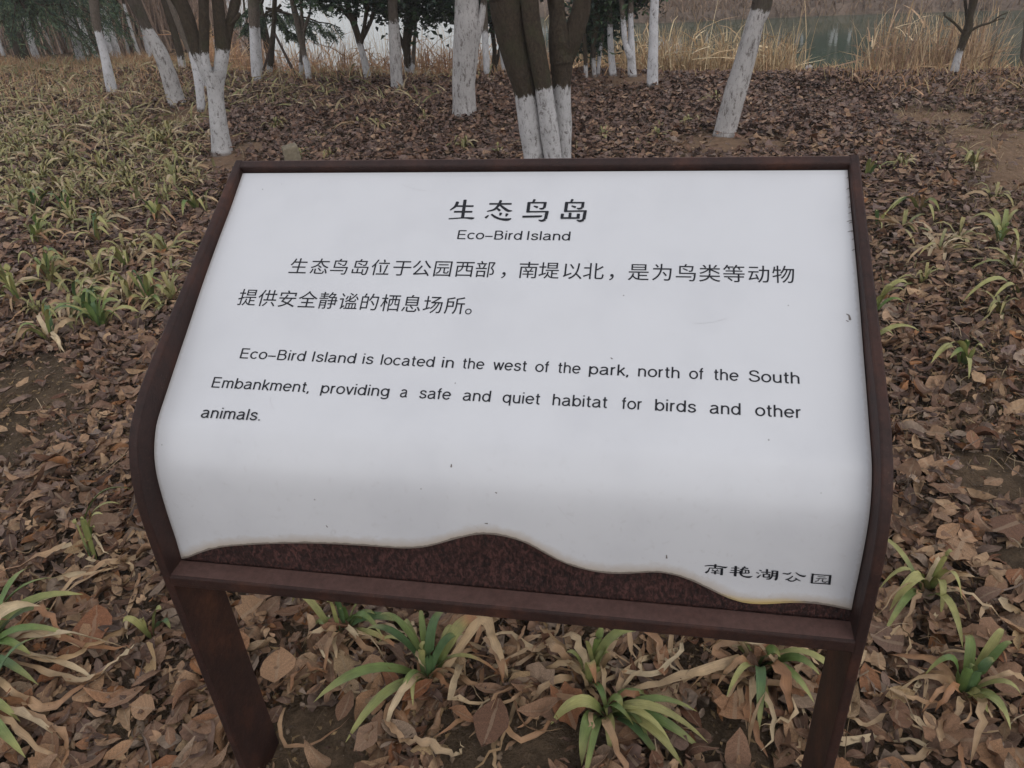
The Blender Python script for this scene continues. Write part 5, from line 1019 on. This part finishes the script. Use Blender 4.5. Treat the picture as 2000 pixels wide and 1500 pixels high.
leafy(rP,[(c1[0],c1[1],c1[2]-.02,.62,.55,.46),(c2[0],c2[1],c2[2],.40,.5,.38),(c3[0],c3[1],c3[2],.30,.45,.36),(c1[0],c1[1],c1[2]+.7,.9,.8,.6)],19000,.075,EVG,13)
# dark tree between the stems of A and hanging foliage at the right of it
rQ,SQ=simple('dark low-branching tree seen between the broad trunk and the multi-stemmed tree',(965,152),[(959,975,154),(960,971,125),(961,970,95),(956,966,55),(950,962,10)],140,M_TRUNK,1.2,55,Y=9.6)
stem('branch',[(963,972,130),(972,978,100),(976,981,70),(978,984,30)],9.62,M_TRUNK,rQ,125,.6,56,5,10,isbase=False)
c1=at_y(960,-10,9.5); leafy(rQ,[(c1[0],c1[1],c1[2]+.05,.30,.4,.36),(c1[0]+.3,c1[1],c1[2]+.4,.5,.5,.35)],6000,.07,EVG,14)
simple('white trunk just left of the dark multi-stemmed tree, cut by its stem',(951,154),[(945,958,155),(943,955,110),(941,953,60),(939,952,10),(938,951,-40)],60,M_TRUNKG,1.6,57,Y=9.0)
simple('second white trunk showing behind the left stem of the multi-stemmed tree',(988,152),[(980,995,154),(976,990,110),(972,985,70),(968,980,20)],-10,M_TRUNKG,1.4,58,Y=9.3)
rS,_=simple('dark hanging evergreen foliage right of the multi-stemmed tree',(1152,150),[(1150,1158,152),(1152,1160,110),(1156,1166,60),(1160,1172,0)],150,M_TRUNK,1.0,59,Y=8.9)
c1=at_y(1165,5,8.7);c2=at_y(1225,-38,8.6); leafy(rS,[(c1[0],c1[1],c1[2],.17,.3,.36),(c1[0]-.02,c1[1],c1[2]-.28,.12,.2,.2),(c2[0],c2[1],c2[2],.36,.35,.20)],7000,.065,EVG,15)
# R: small leaning tree at the right
rR,SR=simple('small tree with a bright white foot leaning right, before the brown reeds at the right',(1864,139),[(1855,1873,139),(1861,1876,120),(1868,1882,99),(1875,1892,75),(1882,1900,55),(1888,1902,30),(1893,1910,0),(1898,1916,-50)],99,M_TRUNK,1.8,60)
for i,pb in enumerate([[(1878,1884,64),(1866,1871,50),(1853,1858,38),(1842,1845,30)],[(1846,1849,34),(1842,1845,24)],[(1896,1902,58),(1912,1917,50),(1933,1937,44),(1950,1953,32),(1968,1970,24)],[(1886,1893,45),(1884,1890,20),(1880,1886,-20)],[(1936,1939,43),(1950,1952,38),(1960,1962,36)]]):
    stem('branch',pb,float(SR[2][1])+.02*i,M_TRUNK,rR,0,0,61+i,4,8,isbase=False)
simple('whitewashed trunk cut by the right edge of the view',(1999,134),[(1990,2008,134),(1994,2012,100),(1999,2016,60),(2003,2019,0)],0,M_TRUNKG,1.5,70,Y=8.3,noise=.03)
# stem behind B and its dark neighbour
simple('slim pale stem rising just behind the forked tree',(393,219),[(385,402,219),(381,398,170),(370,387,112),(356,368,80),(340,351,40),(325,336,0),(310,320,-40)],104,M_TRUNKG,1.8,71,noise=.03)
simple('dark trunk with a white foot between the two leaning trees',(360,166),[(351,368,168),(349,365,140),(346,361,112),(337,351,75),(325,340,35),(314,329,0),(300,314,-40)],111,M_TRUNK,1.8,72,Y=10.6)
# rows of young trees beyond the crest at the left
def beyond(px,rdist):
    # point on the view column px, rdist past the crest
    d=ray(px,150); a=d[0]/d[1]; y=(RIDGE0+rdist)/(1-RIDGEK*a); return np.array([a*y,y,float(hgt(a*y,y))])
ROW=[(24,5.5,.035,0),(31,6.5,.03,0),(57,4.0,.10,2),(86,3.4,.055,1),(122,5.6,.03,1),(136,6.0,.03,1),(151,6.2,.03,1),(168,2.2,.060,2),(186,5.4,.025,1),(199,4.4,.035,1),(228,3.6,.055,0),(243,3.0,.070,1),(262,5.6,.03,1),(285,5.2,.028,1),(304,3.2,.050,0),(318,5.8,.035,1),(8,5.0,.03,0),(340,6.5,.035,1),(458,2.2,.055,1),(430,4.8,.035,1),(480,5.4,.03,1),(100,7.5,.03,1),(210,7.5,.03,1),(275,8.0,.035,1)]
RLAB={2:'thick grey-green trunk with a white foot far left under the cedar',7:'stout greenish trunk with white foot, left of the slim forward one',11:'dark-topped whitewashed trunk right of the slim forward one',14:'bright white trunk just left of the rough leaning one',18:'dark stem with a low white foot right of the forked tree',3:'whitewashed trunk under the middle of the cedar boughs'}
for i,(px_,rd,rad,kind) in enumerate(ROW):
    b=beyond(px_,rd); r_=empty('tree',b); tag(r_,RLAB.get(i,'thin distant tree with a whitewashed foot in the rows beyond the left crest'),'tree','young trees in rows beyond the left crest')
    lean=rng.normal(0,.05); P=[(lean*h+rng.normal(0,.012),0+rng.normal(0,.01),h) for h in (-.05,.25,.55,.9,1.4,2.0,2.8,3.6)]; Rr=np.array([1.2,1.05,1.0,.95,.85,.75,.55,.35])*rad*(.8 if rad>.06 else 1)
    S=catmull(np.hstack([np.array(P),Rr[:,None]]),3); V,F=tube(S[:,:3],S[:,3],8,.06,i); wh=.72+.2*rng.random(); pa=np.clip(.5+(wh-S[:,2])/.15,0,1)
    mt=M_TRUNKG if kind==0 else (M_TRUNK)
    obj('trunk',mesh('trunk',V,F,mt,smooth=True,extra={'paint':np.repeat(pa,8),'foot':np.zeros(len(V))}),r_)
    r_.location=b; twigs_start=[((b+np.array([lean*h,0,h])),(rng.normal(0,.6),rng.normal(0,.6),1)) for h in (1.3,1.8,2.3,2.9,3.4)]
    twigs(r_,twigs_start,2,500+i,.7,rad*.35,mat=mt)
# brown brushwood behind the rows
n=12000; rr_=5.5+10*rng.random(n); pxr=-80+620*rng.random(n); d0=ray(0,150); az=np.array([(ray(p,150)[0]/ray(p,150)[1]) for p in pxr]); y=(RIDGE0+rr_)/(1-RIDGEK*az); x=az*y
kp=rng.random(n)<(1-sstep(430,530,pxr)*.93); x,y=x[kp],y[kp]
V,F,st,C=blades_mass(x,y,1.2,3.9,.22,.022,np.array([(.26,.18,.135),(.34,.24,.18),(.20,.135,.10),(.40,.29,.22)]),K=6,droop=.25)
bw=obj('brushwood',mesh('brushwood',V,F,M_COL,col=C)); tag(bw,'pinkish brown bare brushwood filling the distance at the left','brushwood',kind='stuff')
# cedars ---------------------------------------------------------------
def cedar(label,base,boughs,seed,ncols=np.array([(.045,.070,.045),(.065,.092,.055),(.090,.115,.060),(.030,.048,.036)]),tr=None,need=26,tw=16,nl=.05):
    r=np.random.default_rng(seed); b=base; root=empty('cedar_tree',b); tag(root,label,'tree','cedars at the left')
    if tr:
        S=catmull(np.array(tr,float),4); V,F=tube(S[:,:3],S[:,3],12,.06,seed); obj('trunk',mesh('trunk',V-b,F,M_TRUNK,smooth=True,extra={'paint':np.zeros(len(V)),'foot':np.zeros(len(V))}),root)
    Bv=[];Bf=[];bo=0; P=[];Wd=[];Cc=[]
    for (p0,p1,droop) in boughs:
        p0=np.array(p0);p1=np.array(p1); L_=np.linalg.norm(p1-p0); t=np.linspace(0,1,8)[:,None]; c=p0+(p1-p0)*t+np.array([0,0,1])*(-droop*t**2+.35*droop*t); c=c+r.normal(0,.02,(8,3))
        V,F=tube(c,np.linspace(.018,.004,8),5,.05,1); Bv.append(V-b);Bf.append(F+bo);bo+=len(V)
        dirb=(p1-p0)/L_; side=np.cross(dirb,[0,0,1]); side/=np.linalg.norm(side)+1e-9
        for j in range(tw):
            f=.12+.88*(j+r.random())/tw; q=c[int(f*7)]+(c[min(7,int(f*7)+1)]-c[int(f*7)])*(f*7%1); sgn=1 if j%2 else -1
            td=dirb*.5+side*sgn*(.9*r.random()+.2)+np.array([0,0,-.45-.5*r.random()]); td/=np.linalg.norm(td); tl=L_*.32*(1.1-f*.6)*(.6+.6*r.random())
            for k_ in range(need):
                g=(k_+r.random())/need; o_=q+td*tl*g+np.array([0,0,-1])*tl*.25*g*g; nd=td*.8+r.normal(0,.55,3); nd/=np.linalg.norm(nd); e_=o_+nd*nl*(.6+.7*r.random())
                P.append([o_,(o_+e_)/2+np.array([0,0,.004]),e_]); Wd.append([.006,.007,.001]); Cc.append(ncols[r.integers(0,len(ncols))]*(.7+.7*r.random())*(1+.5*g))
    P=np.array(P);Wd=np.array(Wd)*1.25; V,F,st=ribbons(P,Wd,r.random((len(P),1))*3+0*Wd); C=np.repeat(np.array(Cc),6,0)
    obj('boughs',mesh('boughs',np.vstack(Bv),np.vstack(Bf),M_TRUNK,smooth=True,extra={'paint':np.zeros(bo),'foot':np.zeros(bo)}),root)['kind']='stuff'
    o=obj('needles',mesh('needles',V-b,F,M_COL,col=C),root); o['kind']='stuff'
r=np.random.default_rng(77)
base=beyond(60,2.6); bg1=[]
for i in range(125):
    Y=10.6+3.2*r.random(); px0=20+60*r.random(); py0=-200+230*r.random(); px1=-80+330*r.random(); py1=min(75,-170+265*r.random()); 
    if px1>205: py1=min(py1,20)
    a=at_y(px0,py0,Y+.3*r.random()); e=at_y(px1,py1,Y-.6+1.2*r.random()); bg1.append((a,e,.25+.25*r.random()))
cedar('big dark cedar with drooping boughs filling the upper left corner',base,bg1,1,tr=[(base[0],base[1],base[2]-.1,.11),(base[0]-.05,base[1],base[2]+1.2,.10),(base[0]-.1,base[1],base[2]+3,.08),(base[0]-.1,base[1],base[2]+5,.04)],need=22,tw=15)
base=beyond(535,1.4); bg2=[]
for (a0,a1) in (((520,22),(662,42)),((530,30),(590,74)),((545,10),(500,62)),((540,-20),(640,-2)),((525,-5),(690,-12)),((535,20),(560,60)),((520,25),(470,50)),((530,15),(615,62)),((530,-30),(600,-30)),((520,0),(455,28)),((215,-30),(228,45)),((560,30),(655,60))):
    Y=10.4+.5*r.random(); bg2.append((at_y(a0[0],a0[1],Y),at_y(a1[0],a1[1],Y-.1+.3*r.random()),.12))
cedar('young cedar with one long horizontal bough over the white water',base,bg2,2,tr=[(base[0],base[1],base[2]-.1,.05),(base[0],base[1],base[2]+1.5,.045),(base[0],base[1],base[2]+3.5,.03)],need=26,tw=26,nl=.045)
# ------------------------------------------------------------------ props, stake, little round notice
M_WOODD=NT('dark_pole_wood'); a=M_WOODD.noise(40,4,.6); M_WOODD=M_WOODD.base(M_WOODD.ramp(a.outputs[0],[(.3,(.035,.025,.02)),(.7,(.08,.055,.042))]).outputs[0],.85,.2)
def pole(label,p0,p1,Y0,Y1,rad,group='slanting prop poles'):
    a=at_y(*p0,Y0); b=at_y(*p1,Y1); r_=empty('prop_pole',b); 
    V,F=tube([a+(b-a)*t for t in (0,.33,.66,1.03)],[rad*.8,rad*.9,rad,rad],8,.05,3); 
    bpy.data.objects.remove(r_); o=obj('prop_pole',mesh('prop_pole',V-b,F,M_WOODD,smooth=True),None,b); tag(o,label,'pole',group)
pole('dark prop pole slanting down to the right over the orange reeds',(536,64),(580,153),10.1,9.7,.016)
pole('short dark prop pole slanting down to the left by the same tree',(533,75),(515,135),10.1,9.9,.014)
# wooden stake behind the top rail
m=NT('weathered_stake'); a=m.noise(30,5,.6); tc=m.n('ShaderNodeTexCoord'); 
M_STK=m.base(m.ramp(a.outputs[0],[(.3,(.13,.11,.08)),(.6,(.22,.185,.13)),(.8,(.34,.28,.20))]).outputs[0],.9,.15)
sb_=at_z(575,322,0); stp=at_y(563,276,sb_[1]); hh=float(stp[2]); sw=.075
V=[];F=[]
lean=(stp-sb_); 
for zf,sz in ((-.05,1.02),(.93,1.0),(1.0,.93)):
    for cx,cy in ((-1,-1),(1,-1),(1,1),(-1,1)):
        a_=math.radians(20); x=(cx*math.cos(a_)-cy*math.sin(a_))*sw*.75*sz; y=(cx*math.sin(a_)+cy*math.cos(a_))*sw*.75*sz
        V.append((lean[0]*zf+x,y,hh*zf+(.006*cx if zf==1 else 0)))
F=[[0,1,5,4],[1,2,6,5],[2,3,7,6],[3,0,4,7],[4,5,9,8],[5,6,10,9],[6,7,11,10],[7,4,8,11],[8,9,10,11]]
stk=obj('square_stake',mesh('square_stake',V,F,M_STK),None,(sb_[0],sb_[1],float(hgt(sb_[0],sb_[1])))); tag(stk,'short square grey-brown stake standing behind the top left of the board','stake')
# little round notice
m=NT('notice_white'); M_NW=m.base((.5,.47,.45),.6,.3); m=NT('notice_red'); M_NR=m.base((.35,.10,.08),.6,.3)
cN=at_y(1580,134,8.0); gN=float(hgt(cN[0],cN[1])); rtN=empty('round_notice',(cN[0],cN[1],gN)); tag(rtN,'tiny round pale notice with red lettering on wire legs near the water','sign')
nrm_=CAM-cN; nrm_[2]*=.3; nrm_/=np.linalg.norm(nrm_); sx_=np.cross([0,0,1],nrm_); sx_/=np.linalg.norm(sx_); sz_=np.cross(nrm_,sx_)
def disc(rad,th,n=24,off=0):
    V=[];
    for o_ in (off+th,off): V+=[cN-[cN[0],cN[1],gN]+nrm_*o_+sx_*math.cos(2*math.pi*i/n)*rad+sz_*math.sin(2*math.pi*i/n)*rad for i in range(n)]
    F=[list(range(n)),list(range(n,2*n))[::-1]]+[[i,n+i,n+(i+1)%n,(i+1)%n] for i in range(n)]; return V,F
V,F=disc(.036,.006); obj('disc',mesh('disc',V,F,M_NW),rtN)
V=[];F=[]; o0=cN-np.array([cN[0],cN[1],gN])+nrm_*.0085
for (x0,x1,z0,z1) in [(-.017+.0072*i,-.0118+.0072*i,.001,.007) for i in range(5)]+[(-.017+.0072*i,-.0118+.0072*i,-.008,-.002) for i in range(5)]:
    k_=len(V); V+=[o0+sx_*x0+sz_*z0,o0+sx_*x1+sz_*z0,o0+sx_*x1+sz_*z1,o0+sx_*x0+sz_*z1]; F.append([k_,k_+1,k_+2,k_+3])
obj('lettering',mesh('lettering',V,F,M_NR),rtN)
for s_ in (-1,1):
    a=cN-[cN[0],cN[1],gN]-sz_*.03; P=[a+sx_*s_*.01,a+sx_*s_*.03-sz_*.03,a+sx_*s_*.04-sz_*.1]; V,F=tube(catmull(P,3),np.full(7,.002),6,0,1); obj('leg',mesh('leg',V,F,M_WOODD,smooth=True),rtN)
# ------------------------------------------------------------------ far bank: trees above the frame that mirror in the lake
def bank_at_px(px,d):
    best=None
    for i in range(k):
        p=bank_pt(i,d); X_,_,z_=toproj(np.array(p)); 
        if z_[0]>0 and (best is None or abs(X_[0]-px)<best[0]): best=(abs(X_[0]-px),p)
    return np.array(best[1])
def far_tree(p,h,rad,lab,wash=1.0,crown=None,fork=False,seed=0,lean=0):
    r_=empty('tree',p); tag(r_,lab,'tree','trees on the far bank')
    for s_ in ((-1,1) if fork else (0,)):
        P=np.array([(s_*(.03+.09*z)+lean*z,0,z) for z in (-.2,.5,1.0,1.6,h*.6,h)]); Rr=np.array([1.1,1,.95,.9,.6,.3])*rad
        S=catmull(np.hstack([P,Rr[:,None]]),3); V,F=tube(S[:,:3],S[:,3],8,.05,seed); pa=np.clip(.5+(wash-S[:,2])/.2,0,1)
        obj('trunk',mesh('trunk',V,F,M_TRUNKG,smooth=True,extra={'paint':np.repeat(pa,8),'foot':np.zeros(len(V))}),r_)
    if crown: leafy(r_,[tuple(np.array(p)+np.array(c[:3]))+tuple(c[3:]) for c in crown],3600,.26,EVG,seed+200)
    return r_
for i,(px_,d,h,fk) in enumerate([(1586,3.2,4,True),(1641,2.6,4,True),(1676,3.4,4,False),(1391,3.0,4,False),(1330,5,4,False),(1480,6,4,False),(1540,6,4,False)]):
    p=bank_at_px(px_,d); far_tree(p,h,.055,['twin whitewashed stems mirrored in the green water','forked white trunk whose foot shows at the top edge across the water','white trunk across the water mirrored beside the brown reeds','white tree foot on the far bank above the golden reeds','','',''][i] or 'whitewashed tree on the far bank, mirrored in the lake',.8,None,fk,i)
rf=np.random.default_rng(9)
for i in range(26):
    px_=1120+i*38+rf.normal(0,12); d=9+9*rf.random(); p=bank_at_px(min(px_,2050),d)+np.array([rf.normal(0,.5)+(max(0,px_-2050)*.03),0,0]); h=6+3*rf.random()
    far_tree(p,h,.13,'dark evergreen on the far bank above the view, darkening the lake reflection',0,[(0,0,h*.45,1.7,1.6,h*.36),(.3,.2,h*.8,1.2,1.2,h*.25),(-.4,0,h*.25,1.5,1.3,1.2)],False,20+i)
# low dead grass on the far shore
n=9000; ii=rng.random(n)*(k-1); dd=rng.random(n)**1.5*5; B=np.array([bank_pt(int(a),b) for a,b in zip(ii,dd)]); fr=ii%1
B[:,0]+= (np.roll(shore[:,0],-1)-shore[:,0])[np.minimum(ii.astype(int),k-2)]*fr; B[:,1]+=(np.roll(shore[:,1],-1)-shore[:,1])[np.minimum(ii.astype(int),k-2)]*fr
V,F,st,C=blades_mass(B[:,0],B[:,1],.2,.55,.35,.05,np.array([(.22,.15,.10),(.26,.18,.12),(.18,.12,.085)]),K=4,basez=B[:,2]-.05)
fg=obj('far_shore_grass',mesh('far_shore_grass',V,F,M_COL,col=C)); tag(fg,'brown dead grass along the opposite shore','dead grass',kind='stuff')
print('objects',len(bpy.data.objects),'tris',sum(sum(len(p.vertices)-2 for p in o.data.polygons) if len(o.data.polygons)<50000 else len(o.data.polygons)*(o.data.polygons[0].loop_total-2) for o in bpy.data.objects if o.type=='MESH'))
